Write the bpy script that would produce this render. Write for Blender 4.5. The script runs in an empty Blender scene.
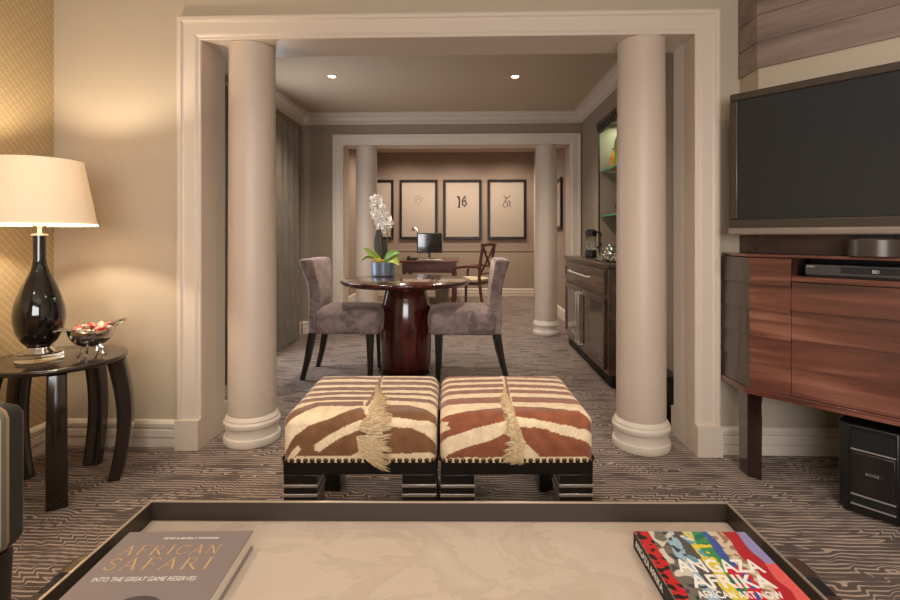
import bpy, bmesh, math, random
from math import sin, cos, pi, radians, sqrt, atan2, asin
from mathutils import Vector, Matrix, noise as mnoise
random.seed(7)
SC = bpy.context.scene
COL = SC.collection
H = 1.2; F = 500.0; HY = 236.0; YAW = radians(1.8)

# ------------------------------------------------------------------ placing
def cw(xc, Z):
    """camera-aligned ground coordinates (right, ahead) -> world x, y"""
    return (xc*cos(YAW) - Z*sin(YAW), Z*cos(YAW) + xc*sin(YAW))

# ------------------------------------------------------------------ materials
def srgb(r, g, b):
    f = lambda c: (c/255/12.92) if c/255 <= .04045 else ((c/255+.055)/1.055)**2.4
    return (f(r), f(g), f(b), 1)
MATS = {}
class NT:
    def __init__(s, name):
        s.m = bpy.data.materials.new(name); s.m.use_nodes = True
        s.t = s.m.node_tree; s.n = s.t.nodes; s.l = s.t.links
        s.b = s.n['Principled BSDF']; MATS[name] = s.m
    def N(s, typ, **kw):
        n = s.n.new(typ)
        for k, v in kw.items(): setattr(n, k, v)
        return n
    def L(s, a, b): s.l.new(a, b)
    def math(s, op, a, b=None, c=None):
        n = s.N('ShaderNodeMath', operation=op)
        for i, v in enumerate((a, b, c)):
            if v is None: continue
            if isinstance(v, (int, float)): n.inputs[i].default_value = v
            else: s.L(v, n.inputs[i])
        return n.outputs[0]
    def mix(s, fac, a, b):
        n = s.N('ShaderNodeMix', data_type='RGBA')
        for i, v in ((0, fac), (6, a), (7, b)):
            if isinstance(v, (int, float)): n.inputs[i].default_value = v
            elif isinstance(v, tuple): n.inputs[i].default_value = v
            else: s.L(v, n.inputs[i])
        return n.outputs[2]
    def coords(s, scale=(1, 1, 1), rot=(0, 0, 0), gen='Object'):
        tc = s.N('ShaderNodeTexCoord'); mp = s.N('ShaderNodeMapping')
        mp.inputs['Scale'].default_value = scale; mp.inputs['Rotation'].default_value = rot
        s.L(tc.outputs[gen], mp.inputs[0]); return mp.outputs[0]
    def noise(s, vec, scale=5, detail=3, rough=.5, dist=0):
        n = s.N('ShaderNodeTexNoise'); n.inputs['Scale'].default_value = scale
        n.inputs['Detail'].default_value = detail; n.inputs['Roughness'].default_value = rough
        n.inputs['Distortion'].default_value = dist
        s.L(vec, n.inputs['Vector']); return n.outputs['Fac']
    def ramp(s, fac, stops, interp='LINEAR'):
        n = s.N('ShaderNodeValToRGB'); cr = n.color_ramp; cr.interpolation = interp
        while len(cr.elements) < len(stops): cr.elements.new(.5)
        for e, (p, c) in zip(cr.elements, stops): e.position = p; e.color = c
        s.L(fac, n.inputs[0]); return n.outputs[0]
    def bump(s, h, strength=.2, dist=.01):
        n = s.N('ShaderNodeBump'); n.inputs['Strength'].default_value = strength
        n.inputs['Distance'].default_value = dist
        s.L(h, n.inputs['Height']); s.L(n.outputs[0], s.b.inputs['Normal'])
    def set(s, **kw):
        for k, v in kw.items(): s.b.inputs[k.replace('_', ' ')].default_value = v

def plain(name, col, rough=.5, metal=0, coat=0, vary=.06, vscale=6, bump=0, bscale=200, **kw):
    t = NT(name); c = srgb(*col)
    v = t.coords()
    n = t.noise(v, vscale, 3)
    lo = tuple(x*(1-vary) for x in c[:3])+(1,); hi = tuple(min(1, x*(1+vary)) for x in c[:3])+(1,)
    t.L(t.mix(n, lo, hi), t.b.inputs['Base Color'])
    t.set(Roughness=rough, Metallic=metal)
    if coat: t.b.inputs['Coat Weight'].default_value = coat; t.b.inputs['Coat Roughness'].default_value = .08
    if bump: t.bump(t.noise(v, bscale, 2), bump, .002)
    for k, x in kw.items(): t.b.inputs[k.replace('_', ' ')].default_value = x
    return t.m

def wood(name, dark, mid, light, rough=.25, scale=(2, 25, 25), coat=.6, big=1.3):
    t = NT(name); v = t.coords(scale)
    n1 = t.noise(v, 1.2, 5, .6, .8)
    v2 = t.coords((scale[0]*.4, scale[1]*.15, scale[2]*.15)); n2 = t.noise(v2, 2.2*big, 2, .5)
    f = t.math('MULTIPLY_ADD', n1, .55, t.math('MULTIPLY', n2, .45))
    c = t.ramp(f, [(.33, srgb(*dark)), (.5, srgb(*mid)), (.67, srgb(*light))])
    t.L(c, t.b.inputs['Base Color']); t.set(Roughness=rough)
    t.b.inputs['Coat Weight'].default_value = coat; t.b.inputs['Coat Roughness'].default_value = .12
    return t.m

plain('paint_wall', (187, 173, 152), .75, vary=.015, bump=.05)
plain('paint_dining', (150, 134, 116), .75, vary=.015, bump=.05)
plain('paint_dado', (164, 146, 128), .7, vary=.015)
plain('paint_study', (152, 134, 120), .75, vary=.015, bump=.05)
plain('paint_trim', (216, 201, 185), .38, vary=.01)
plain('paint_column', (204, 186, 170), .42, vary=.012, vscale=2)
plain('paint_base_white', (226, 213, 197), .35, vary=.01)
plain('paint_ceiling', (206, 184, 158), .85, vary=.01)
plain('paint_ceiling_main', (205, 195, 180), .85, vary=.01)
wood('mahogany', (60, 34, 27), (110, 64, 51), (162, 110, 91), .3, (1.0, 14, 14))
wood('mahogany_gloss', (34, 12, 10), (66, 21, 17), (108, 36, 28), .14, (12, 12, 2), .9)
wood('dark_gloss_wood', (26, 14, 12), (42, 24, 19), (60, 36, 28), .12, (14, 14, 2), 1)
wood('ebony', (13, 10, 9), (22, 17, 15), (32, 26, 22), .3, (14, 14, 2), .5)
wood('grey_wood', (104, 87, 79), (134, 115, 106), (158, 138, 128), .4, (1.4, 14, 14), .2)
wood('umber_wood', (44, 27, 22), (66, 44, 36), (88, 62, 50), .4, (1.4, 14, 14), .2)
wood('side_wood', (50, 38, 33), (82, 70, 62), (104, 92, 82), .35, (10, 10, 1.5), .4)
wood('sideboard_wood', (58, 42, 33), (84, 65, 52), (108, 88, 72), .35, (10, 2, 10), .3)
wood('desk_wood', (58, 24, 18), (92, 42, 30), (118, 62, 44), .35, (2, 12, 12), .4)
plain('tray_metal', (66, 56, 48), .38, .35, vary=.05)
plain('rim_edge', (196, 180, 160), .3, .6, vary=.03)
plain('silver_band', (214, 206, 200), .32, .75, vary=.02)
plain('chrome', (215, 210, 205), .08, 1, vary=.01)
plain('brushed_steel', (178, 170, 160), .3, 1, vary=.03)
plain('bronze_nail', (96, 72, 52), .22, .9, vary=.05)
plain('black_plastic', (20, 19, 19), .35, vary=.05)
plain('black_matte', (16, 15, 15), .6, vary=.05)
plain('screen_glass', (36, 39, 43), .25, vary=.01)
plain('tv_frame', (74, 66, 58), .3, .3, vary=.03)
plain('tv_bar', (156, 142, 134), .3, .5, vary=.03)
plain('player_face', (88, 88, 92), .3, .6, vary=.03)
plain('white_print', (238, 232, 224), .5, vary=.01)
plain('gold_print', (214, 176, 124), .45, .2, vary=.03)
plain('grey_print', (70, 64, 62), .6, vary=.3, vscale=120)
plain('book_grey', (134, 120, 117), .42, vary=.03)
plain('page_paper', (225, 214, 196), .8, vary=.04, vscale=60)
plain('black_glass', (14, 11, 9), .04, vary=.02, coat=1)
plain('table_lacquer', (44, 35, 28), .16, vary=.05, coat=.35)
plain('lamp_metal', (226, 214, 196), .3, .3, vary=.01)
plain('pot_grey', (122, 134, 150), .35, .2, vary=.04, vscale=20)
plain('leaf_green', (104, 138, 48), .4, vary=.25, vscale=12)
plain('leaf_bright', (158, 176, 78), .4, vary=.2, vscale=12)
plain('leaf_dark', (58, 52, 34), .45, vary=.2, vscale=12)
plain('stem_green', (92, 96, 54), .5, vary=.2)
plain('moss', (168, 146, 52), .9, vary=.35, vscale=80)
plain('petal', (252, 244, 236), .55, vary=.03)
plain('petal_heart', (200, 150, 110), .6, vary=.1)
plain('soil', (50, 38, 28), .9, vary=.3, vscale=60)
plain('frame_black', (26, 17, 13), .35, vary=.05)
plain('mat_paper', (178, 164, 150), .8, vary=.015)
plain('ink', (58, 34, 22), .7, vary=.2, vscale=30)
plain('ink_pale', (146, 126, 104), .7, vary=.1, vscale=30)
plain('candy_red', (206, 44, 30), .3, vary=.15, vscale=60)
plain('candy_pink', (232, 140, 122), .3, vary=.15, vscale=60)
plain('candy_pale', (244, 226, 204), .3, vary=.05, vscale=60)
plain('bottle_green', (120, 150, 20), .08, vary=.05, coat=.6)
plain('bottle_orange', (214, 132, 20), .1, vary=.05, coat=.6)
plain('bottle_dark', (30, 40, 24), .08, vary=.05, coat=.6)
plain('porcelain', (232, 224, 212), .2, vary=.01, coat=.5)
plain('niche_back', (176, 188, 176), .3, .1, vary=.03)
plain('black_carved', (42, 34, 28), .35, vary=.1)
plain('fridge_glass', (96, 84, 74), .12, .3, vary=.04)
plain('cream_upholstery', (210, 190, 160), .8, vary=.05, vscale=60)
plain('socket_dark', (8, 8, 8), .8)
plain('bin_grey', (150, 140, 122), .5, vary=.04)

def velvet(name, a, b):
    t = NT(name); v = t.coords((1, 1, 1))
    n = t.noise(v, 9, 5, .65, 1.2); n2 = t.noise(v, 60, 3)
    c = t.mix(t.ramp(n, [(.38, (0, 0, 0, 1)), (.62, (1, 1, 1, 1))]), srgb(*a), srgb(*b))
    t.L(c, t.b.inputs['Base Color']); t.set(Roughness=.75)
    t.b.inputs['Sheen Weight'].default_value = .6; t.b.inputs['Sheen Roughness'].default_value = .35
    t.b.inputs['Sheen Tint'].default_value = srgb(230, 205, 195)
    t.bump(n2, .15, .003)
velvet('mauve_velvet', (116, 99, 98), (160, 141, 136))

def curtain_mat():
    t = NT('satin_curtain'); v = t.coords((1, 1, .2)); n = t.noise(v, 30, 3)
    t.L(t.mix(n, srgb(98, 90, 80), srgb(140, 130, 118)), t.b.inputs['Base Color'])
    t.set(Roughness=.35); t.b.inputs['Sheen Weight'].default_value = .3
curtain_mat()

def glass(name, col, rough=.02, alpha=1):
    t = NT(name); t.set(Roughness=rough); t.b.inputs['Base Color'].default_value = srgb(*col)
    t.b.inputs['Transmission Weight'].default_value = 1; t.b.inputs['IOR'].default_value = 1.45
    return t.m
glass('clear_glass', (236, 242, 238))
glass('green_glass', (120, 225, 170))
glass('acrylic', (240, 232, 215), .03)

def emit(name, col, strength):
    t = NT(name); t.b.inputs['Base Color'].default_value = srgb(*col)
    t.b.inputs['Emission Color'].default_value = srgb(*col); t.b.inputs['Emission Strength'].default_value = strength
emit('lamp_lens', (255, 226, 190), 22)
emit('bulb_glow', (255, 214, 160), 12)
plain('green_edge', (46, 150, 104), .15)

def shade_mat():
    t = NT('shade_fabric'); v = t.coords((1, 1, 1)); n = t.noise(v, 90, 2)
    t.L(t.mix(n, srgb(232, 214, 186), srgb(240, 224, 198)), t.b.inputs['Base Color'])
    t.set(Roughness=.9)
    t.b.inputs['Emission Color'].default_value = srgb(255, 222, 178); t.b.inputs['Emission Strength'].default_value = .2
    tr = t.N('ShaderNodeBsdfTranslucent'); tr.inputs[0].default_value = srgb(240, 210, 165)
    mx = t.N('ShaderNodeMixShader'); mx.inputs[0].default_value = .06
    out = t.n['Material Output']
    t.L(t.b.outputs[0], mx.inputs[1]); t.L(tr.outputs[0], mx.inputs[2]); t.L(mx.outputs[0], out.inputs[0])
shade_mat()

def carpet():
    t = NT('carpet'); tc = t.N('ShaderNodeTexCoord'); sp = t.N('ShaderNodeSeparateXYZ')
    t.L(tc.outputs['Object'], sp.inputs[0]); x, y = sp.outputs[0], sp.outputs[1]
    def vec(sx, sy):
        mp = t.N('ShaderNodeMapping'); mp.inputs['Scale'].default_value = (sx, sy, 1)
        t.L(tc.outputs['Object'], mp.inputs[0]); return mp.outputs[0]
    w1 = t.math('MULTIPLY', t.noise(vec(3.2, 5.5), 1, 0, .4, .2), 9)
    fl = t.math('FLOOR', w1); fc = t.math('SUBTRACT', w1, fl)
    sm = t.N('ShaderNodeMapRange', interpolation_type='SMOOTHSTEP'); t.L(fc, sm.inputs[0]); sm.inputs[1].default_value = .36; sm.inputs[2].default_value = .64
    w2 = t.noise(vec(9, 3), 1, 1)
    ph = t.math('ADD', t.math('MULTIPLY', y, 1/.0225), t.math('ADD', t.math('ADD', fl, sm.outputs[0]), t.math('MULTIPLY', w2, .9)))
    fr = t.math('FRACT', ph)
    tri = t.math('ABSOLUTE', t.math('SUBTRACT', fr, .5))
    wid = t.math('MINIMUM', t.math('MULTIPLY', t.math('SUBTRACT', t.noise(vec(4.5, 17), 1, 1), .30), .9), .18)
    line = t.math('LESS_THAN', tri, wid)
    fuzz = t.noise(vec(420, 420), 1, 2)
    blot = t.noise(vec(3.2, 13), 1, 2, .6, .5)
    dark = t.mix(blot, srgb(60, 46, 40), srgb(106, 87, 77))
    lite = t.mix(fuzz, srgb(176, 153, 136), srgb(226, 203, 184))
    lf = t.math('MULTIPLY', line, t.math('ADD', t.math('MULTIPLY', fuzz, .5), .5))
    t.L(t.mix(lf, dark, lite), t.b.inputs['Base Color'])
    t.set(Roughness=.95); t.b.inputs['Sheen Weight'].default_value = .15
    t.bump(t.math('ADD', fuzz, line), .35, .004)
carpet()

def wallpaper():
    t = NT('wallpaper'); tc = t.N('ShaderNodeTexCoord'); sp = t.N('ShaderNodeSeparateXYZ')
    t.L(tc.outputs['Object'], sp.inputs[0]); y, z = sp.outputs[1], sp.outputs[2]
    a = t.math('ADD', t.math('MULTIPLY', y, 24), t.math('MULTIPLY', z, 24))
    b = t.math('SUBTRACT', t.math('MULTIPLY', y, 24), t.math('MULTIPLY', z, 24))
    la = t.math('MULTIPLY', t.math('LESS_THAN', t.math('FRACT', a), .10), t.math('LESS_THAN', t.math('FRACT', t.math('MULTIPLY', b, .5)), .86)); lb = t.math('LESS_THAN', t.math('FRACT', b), .07)
    f = t.math('MAXIMUM', la, t.math('MULTIPLY', lb, .4))
    n = t.noise(t.coords(), 3, 2)
    base = t.mix(n, srgb(166, 144, 108), srgb(178, 155, 116))
    t.L(t.mix(t.math('MULTIPLY', f, .6), base, srgb(232, 212, 172)), t.b.inputs['Base Color'])
    t.set(Roughness=.5); t.bump(f, .1, .001)
wallpaper()

def stripes():
    t = NT('striped_velvet'); tc = t.N('ShaderNodeTexCoord'); sp = t.N('ShaderNodeSeparateXYZ')
    t.L(tc.outputs['Object'], sp.inputs[0])
    f = t.math('FRACT', t.math('MULTIPLY', t.math('SUBTRACT', .376, sp.outputs[1]), 9.0))
    g1, g2, cr, go = srgb(30, 28, 18), srgb(112, 114, 96), srgb(206, 192, 164), srgb(176, 138, 96)
    c = t.ramp(f, [(0, go), (.11, g1), (.56, go), (.64, g2), (.8, cr), (.97, g2)], 'CONSTANT')
    n = t.noise(t.coords(), 40, 3)
    t.L(t.mix(t.math('MULTIPLY', n, .12), c, srgb(90, 88, 76)), t.b.inputs['Base Color'])
    t.set(Roughness=.7); t.b.inputs['Sheen Weight'].default_value = .08
stripes()

def marble():
    t = NT('cream_stone'); v = t.coords((1, 1.6, 1))
    n = t.noise(v, 2.6, 6, .65, 1.6)
    c = t.ramp(n, [(.3, srgb(192, 174, 157)), (.5, srgb(199, 182, 165)), (.535, srgb(189, 171, 153)), (.75, srgb(203, 187, 170))])
    t.L(c, t.b.inputs['Base Color']); t.set(Roughness=.5)
marble()

def attr_mat(name, rough, sheen=0, bump=0, bs=300, nscale=120, vary=.15):
    t = NT(name); a = t.N('ShaderNodeAttribute'); a.attribute_name = 'Col'
    n = t.noise(t.coords(), nscale, 3)
    hsv = t.N('ShaderNodeHueSaturation'); t.L(a.outputs['Color'], hsv.inputs['Color'])
    t.L(t.math('MULTIPLY_ADD', n, vary*2, 1-vary), hsv.inputs['Value'])
    t.L(hsv.outputs[0], t.b.inputs['Base Color']); t.set(Roughness=rough)
    if sheen: t.b.inputs['Sheen Weight'].default_value = sheen
    if bump: t.bump(t.noise(t.coords(), bs, 3), bump, .003)
attr_mat('zebra_hide', .8, .3, .25, 260, 90, .22)
attr_mat('printed_cover', .3, 0, 0, 300, 200, .18)
plain('mane_hair', (226, 186, 146), .7, vary=.6, vscale=110)

# ------------------------------------------------------------------ mesh builder
class MB:
    def __init__(s): s.v = []; s.f = []
    def add(s, vs, fs):
        o = len(s.v); s.v += [tuple(p) for p in vs]; s.f += [tuple(i+o for i in f) for f in fs]; return s
    def box(s, x0, x1, y0, y1, z0, z1):
        if x0 > x1: x0, x1 = x1, x0
        if y0 > y1: y0, y1 = y1, y0
        if z0 > z1: z0, z1 = z1, z0
        return s.prism([(x0, y0), (x1, y0), (x1, y1), (x0, y1)], z0, z1)
    def prism(s, poly, z0, z1, poly1=None):
        n = len(poly); poly1 = poly1 or poly
        vs = [(x, y, z0) for x, y in poly]+[(x, y, z1) for x, y in poly1]
        fs = [tuple(range(n))[::-1], tuple(range(n, 2*n))]+[(i, (i+1) % n, n+(i+1) % n, n+i) for i in range(n)]
        return s.add(vs, fs)
    def loft(s, rings, cap=True, closed=True):
        n = len(rings[0]); vs = [p for r in rings for p in r]; fs = []
        m = n if closed else n-1
        for k in range(len(rings)-1):
            for i in range(m):
                j = (i+1) % n; fs.append((k*n+i, k*n+j, (k+1)*n+j, (k+1)*n+i))
        if cap: fs.append(tuple(range(n))[::-1]); fs.append(tuple(range((len(rings)-1)*n, len(rings)*n)))
        return s.add(vs, fs)
    def lathe(s, prof, c=(0, 0), seg=48, cap=True):
        rings = [[(c[0]+r*cos(2*pi*i/seg), c[1]+r*sin(2*pi*i/seg), z) for i in range(seg)] for r, z in prof]
        return s.loft(rings, cap)
    def tube(s, pts, r, seg=8):
        pts = [Vector(p) for p in pts]; rr = r if isinstance(r, (list, tuple)) else [r]*len(pts)
        rings = []; up = None
        for i, p in enumerate(pts):
            d = (pts[min(i+1, len(pts)-1)]-pts[max(i-1, 0)]).normalized()
            if up is None: up = Vector((0, 0, 1)) if abs(d.z) < .9 else Vector((1, 0, 0))
            a = d.cross(up).normalized(); b = d.cross(a).normalized(); up = -b if False else up
            rings.append([tuple(p+(a*cos(2*pi*k/seg)+b*sin(2*pi*k/seg))*rr[i]) for k in range(seg)])
        return s.loft(rings)
    def ell(s, c, r, seg=12, rings=8):
        pr = []
        for k in range(1, rings):
            a = -pi/2+pi*k/rings; pr.append([(c[0]+r[0]*cos(a)*cos(2*pi*i/seg), c[1]+r[1]*cos(a)*sin(2*pi*i/seg), c[2]+r[2]*sin(a)) for i in range(seg)])
        return s.loft(pr)
    def xf(s, mat):
        s.v = [tuple(mat @ Vector(p)) for p in s.v]; return s
    def build(s, name, mat, parent=None, loc=None, bevel=0, seg=2, ang=35, kind=None, rot=None):
        me = bpy.data.meshes.new(name); me.from_pydata(s.v, [], s.f)
        bm = bmesh.new(); bm.from_mesh(me); bmesh.ops.recalc_face_normals(bm, faces=bm.faces); bm.to_mesh(me); bm.free()
        me.materials.append(MATS[mat])
        me.polygons.foreach_set('use_smooth', [True]*len(me.polygons))
        me.set_sharp_from_angle(angle=radians(ang))
        o = bpy.data.objects.new(name, me); COL.objects.link(o)
        if parent: o.parent = parent
        if loc: o.location = loc
        if rot: o.rotation_euler = rot
        if bevel:
            b = o.modifiers.new('bevel', 'BEVEL'); b.width = bevel; b.segments = seg; b.limit_method = 'ANGLE'; b.angle_limit = radians(40)
            b.harden_normals = False
        if kind: o['kind'] = kind
        return o

def thing(name, label, cat, loc=(0, 0, 0), rz=0, group=None):
    o = bpy.data.objects.new(name, None); COL.objects.link(o); o.empty_display_size = .1
    o.location = loc; o.rotation_euler = (0, 0, rz); o['label'] = label; o['category'] = cat
    if group: o['group'] = group
    return o
def tag(o, label, cat, group=None):
    o['label'] = label; o['category'] = cat
    if group: o['group'] = group
    return o
def clone(root, loc, rz, label, group=None):
    r = root.copy(); COL.objects.link(r); r.location = loc; r.rotation_euler = (0, 0, rz); r['label'] = label
    if group: r['group'] = group
    for ch in list(root.children):
        c = ch.copy(); COL.objects.link(c); c.parent = r
        for g in list(ch.children):
            d = g.copy(); COL.objects.link(d); d.parent = c
    return r
def rr(hx, hy, r, z, n=5, cx=0, cy=0):
    out = []
    for qx, qy, a0 in ((1, 1, 0), (-1, 1, 90), (-1, -1, 180), (1, -1, 270)):
        for k in range(n+1):
            a = radians(a0+90*k/n); out.append((cx+qx*(hx-r)+r*cos(a), cy+qy*(hy-r)+r*sin(a), z))
    return out
def text_mesh(name, body, size, mat, parent, loc, rot=(0, 0, 0), width=None, height=None, ext=.0004, off=0, shear=0):
    cu = bpy.data.curves.new(name, 'FONT'); cu.body = body; cu.size = size; cu.extrude = ext; cu.offset = off; cu.shear = shear
    cu.resolution_u = 4
    tmp = bpy.data.objects.new('tmp_text', cu); COL.objects.link(tmp)
    dg = bpy.context.evaluated_depsgraph_get(); me = bpy.data.meshes.new_from_object(tmp.evaluated_get(dg))
    bpy.data.objects.remove(tmp)
    xs = [v.co.x for v in me.vertices]; ys = [v.co.y for v in me.vertices]
    sx = width/(max(xs)-min(xs)) if width else 1; sy = height/(max(ys)-min(ys)) if height else sx
    x0, y0 = min(xs), min(ys)
    for v in me.vertices: v.co.x = (v.co.x-x0)*sx; v.co.y = (v.co.y-y0)*sy
    me.materials.clear(); me.materials.append(MATS[mat]); me.name = name
    o = bpy.data.objects.new(name, me); COL.objects.link(o); o.parent = parent; o.location = loc; o.rotation_euler = rot
    return o

# ------------------------------------------------------------------ the setting
S = 'structure'
XL, XR, YB, YW, YW2 = -2.365, 2.4, -2.3, 2.80, 3.055
OXL, OXR, OZ = -1.498, 1.258, 2.31
DXL, DXR, YF, YF2 = -2.03, 1.40, 6.09, 6.34
YE = 10.0
CM, CD, CS = 2.8, 2.69, 3.0
MB().box(XL-.1, XR+.1, YB-.1, YE+.1, -.08, 0).build('floor', 'carpet', kind=S)
MB().box(XL-.1, XR+.1, YB-.1, YW, CM, CM+.1).build('ceiling', 'paint_ceiling_main', kind=S)
MB().box(DXL-.1, DXR+.45, YW2, YF, CD, CD+.1).build('ceiling_dining', 'paint_ceiling', kind=S)
MB().box(DXL-.1, DXR+.45, YF2, YE+.1, CS, CS+.1).build('ceiling_study', 'paint_ceiling', kind=S)
MB().box(XL-.1, XL, YB, YW, 0, CM).build('wall_left', 'wallpaper', kind=S)
MB().box(XR, XR+.1, YB, YW, 0, CM).build('wall_right', 'paint_wall', kind=S)
# rear wall, with an unseen window opening added for the fill light
WX0, WX1, WZ0, WZ1 = -1.2, 1.6, .7, 2.3
m = MB(); m.box(XL-.1, WX0, YB-.1, YB, 0, CM).box(WX1, XR+.1, YB-.1, YB, 0, CM).box(WX0, WX1, YB-.1, YB, 0, WZ0).box(WX0, WX1, YB-.1, YB, WZ1, CM)
m.build('wall_rear', 'paint_wall', kind=S)
def window(name, axis, a0, a1, z0, z1, p0, p1):
    fr = MB(); t = .05
    def bx(mb, u0, u1, w0, w1, q0=p0, q1=p1):
        mb.box(u0, u1, q0, q1, w0, w1) if axis == 'x' else mb.box(q0, q1, u0, u1, w0, w1)
    bx(fr, a0, a1, z0, z0+t); bx(fr, a0, a1, z1-t, z1); bx(fr, a0, a0+t, z0+t, z1-t); bx(fr, a1-t, a1, z0+t, z1-t)
    mid = (a0+a1)/2; bx(fr, mid-.02, mid+.02, z0+t, z1-t)
    o = fr.build(name, 'paint_base_white', kind=S, bevel=.004)
    pn = MB(); c = (p0+p1)/2; bx(pn, a0+t, mid-.02, z0+t, z1-t, c-.003, c+.003); bx(pn, mid+.02, a1-t, z0+t, z1-t, c-.003, c+.003)
    pn.build('pane', 'clear_glass', o)
window('window_1', 'x', WX0, WX1, WZ0, WZ1, YB-.08, YB-.03)  # added window behind the camera, out of view, goes with the rear fill
# opening walls
def open_wall(name, xl, xr, y0, y1, top, mat):
    MB().box(xl, OXL-.02, y0, y1, 0, top).box(OXR+.02, xr, y0, y1, 0, top).box(OXL-.02, OXR+.02, y0, y1, OZ+.02, top).build(name, mat, kind=S)
open_wall('wall_front', XL-.1, XR+.1, YW, YW2-.03, CM+.1, 'paint_wall')
MB().box(DXL-.1, OXL-.02, YW2-.03, YW2, 0, CD+.1).box(OXR+.02, DXR+.45, YW2-.03, YW2, 0, CD+.1).box(OXL-.02, OXR+.02, YW2-.03, YW2, OZ+.02, CD+.1).build('wall_dining_front', 'paint_dining', kind=S)
open_wall('wall_dining_rear', DXL-.1, DXR+.45, YF, YF2-.03, CD+.4, 'paint_dining')
MB().box(DXL-.1, OXL-.02, YF2-.03, YF2, 0, CS).box(OXR+.02, DXR+.45, YF2-.03, YF2, 0, CS).box(OXL-.02, OXR+.02, YF2-.03, YF2, OZ+.02, CS).build('wall_study_front', 'paint_study', kind=S)
MB().box(DXL-.1, DXR+.45, YE, YE+.1, 0, CS).build('wall_study_rear', 'paint_study', kind=S)
MB().box(DXL-.1, DXL, YF2, YE, 0, CS).build('wall_study_left', 'paint_study', kind=S)
MB().box(DXR, DXR+.1, YF2, YE, 0, CS).build('wall_study_right', 'paint_study', kind=S)
# dining left wall with window
DW0, DW1, DZ0, DZ1 = 3.95, 5.3, .25, 2.3
MB().box(DXL-.1, DXL, YW2, DW0, 0, CD).box(DXL-.1, DXL, DW1, YF, 0, CD).box(DXL-.1, DXL, DW0, DW1, 0, DZ0).box(DXL-.1, DXL, DW0, DW1, DZ1, CD).build('wall_dining_left', 'paint_dining', kind=S)
window('window_2', 'y', DW0, DW1, DZ0, DZ1, DXL-.08, DXL-.03)
# dining right wall with display niche
NY0, NY1, NZ0, NZ1, NX = 3.6, 5.26, .99, 2.36, 1.74
MB().box(DXR, DXR+.45, YW2, NY0, 0, CD).box(DXR, DXR+.45, NY1, YF, 0, CD).box(DXR, DXR+.45, NY0, NY1, 0, NZ0).box(DXR, DXR+.45, NY0, NY1, NZ1, CD).box(NX, DXR+.45, NY0, NY1, NZ0, NZ1).build('wall_dining_right', 'paint_dining', kind=S)

# casings: profile (offset out from opening edge, projection)
PROF = [(0, 0), (0, .012), (.004, .016), (.016, .016), (.022, .022), (.03, .026), (.09, .026), (.098, .030), (.104, .038), (.120, .040), (.128, .036), (.128, 0)]
def casing(name, y, sgn, proud=1):
    z0 = .16
    rings = []
    for st in range(4):
        ring = []
        for o, p in PROF:
            x = OXL-o if st < 2 else OXR+o; z = z0 if st in (0, 3) else OZ+o
            ring.append((x, y+sgn*p*proud, z))
        rings.append(ring)
    m = MB().loft(rings, cap=True)
    for a, b in ((OXL-.134, OXL+.0), (OXR-.0, OXR+.134)):
        m.box(a, b, y, y+sgn*.05, 0, .165)
    # lining of the opening
    o = m.build(name, 'paint_trim', kind=S, ang=25)
    return o
casing('trim_1', YW, -1); casing('trim_2', YF, -1); casing('trim_3', YW2, 1); casing('trim_4', YF2, 1)
def lining(name, y0, y1):
    MB().box(OXL-.02, OXL, y0, y1, 0, OZ).box(OXR, OXR+.02, y0, y1, 0, OZ).box(OXL-.02, OXR+.02, y0, y1, OZ, OZ+.02).build(name, 'paint_trim', kind=S)
lining('trim_5', YW, YW2); lining('trim_6', YF, YF2)
# crown moulding of the dining room
CP = [(0, 0), (0, .125), (.012, .125), (.016, .112), (.03, .106), (.05, .085), (.062, .055), (.085, .035), (.094, .03), (.098, .016), (.112, .012), (.112, 0)]
def crown(name, x0, x1, y0, y1, z):
    rings = []
    for cx, cy in ((0, 0), (1, 0), (1, 1), (0, 1), (0, 0)):
        rings.append([((x0+o) if cx == 0 else (x1-o), (y0+o) if cy == 0 else (y1-o), z-d) for o, d in CP])
    MB().loft(rings, cap=False).build(name, 'paint_trim', kind=S, ang=25)
crown('trim_7', DXL, DXR, YW2, YF, CD)
crown('trim_9', DXL, DXR, YF2, YE, CS)
MB().box(DXL+.01, DXR-.05, YE-.010, YE-.0005, .156, .90).box(DXL+.01, DXR-.05, YE-.022, YE-.0005, .9, .922).build('trim_10', 'paint_dado', kind=S)
# baseboards
BP = [(0, 0), (.014, 0), (.016, .018), (.014, .055), (.020, .062), (.020, .098), (.014, .106), (.022, .116), (.024, .136), (.016, .150), (.006, .155), (0, .155)]
def baseboard(name, p, q, nrm, h=.155):
    rings = [[(a[0]+nrm[0]*o, a[1]+nrm[1]*o, z*h/.155) for o, z in BP] for a in (p, q)]
    MB().loft(rings).build(name, 'paint_base_white', kind=S, ang=25)
e = .001
baseboard('baseboard_left', (XL+e, YB), (XL+e, YW-.03), (1, 0))
baseboard('baseboard_front_left', (XL+.026, YW-e), (OXL-.135, YW-e), (0, -1))
baseboard('baseboard_front_right', (OXR+.135, YW-e), (XR-.03, YW-e), (0, -1))
baseboard('baseboard_right', (XR-e, YB), (XR-e, YW-.03), (-1, 0))
baseboard('baseboard_rear', (XL+.03, YB+e), (XR-.03, YB+e), (0, 1))
baseboard('baseboard_dining_left', (DXL+e, YW2+.03), (DXL+e, YF-.03), (1, 0))
baseboard('baseboard_dining_rear', (DXL+.03, YF-e), (OXL-.135, YF-e), (0, -1))
baseboard('baseboard_study_rear', (DXL, YE-e), (DXR-.03, YE-e), (0, -1))
baseboard('baseboard_study_right', (DXR-e, YF2+.06), (DXR-e, YE-.03), (-1, 0))
baseboard('baseboard_study_left', (DXL+e, YF2+.06), (DXL+e, YE-.03), (1, 0))
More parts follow.
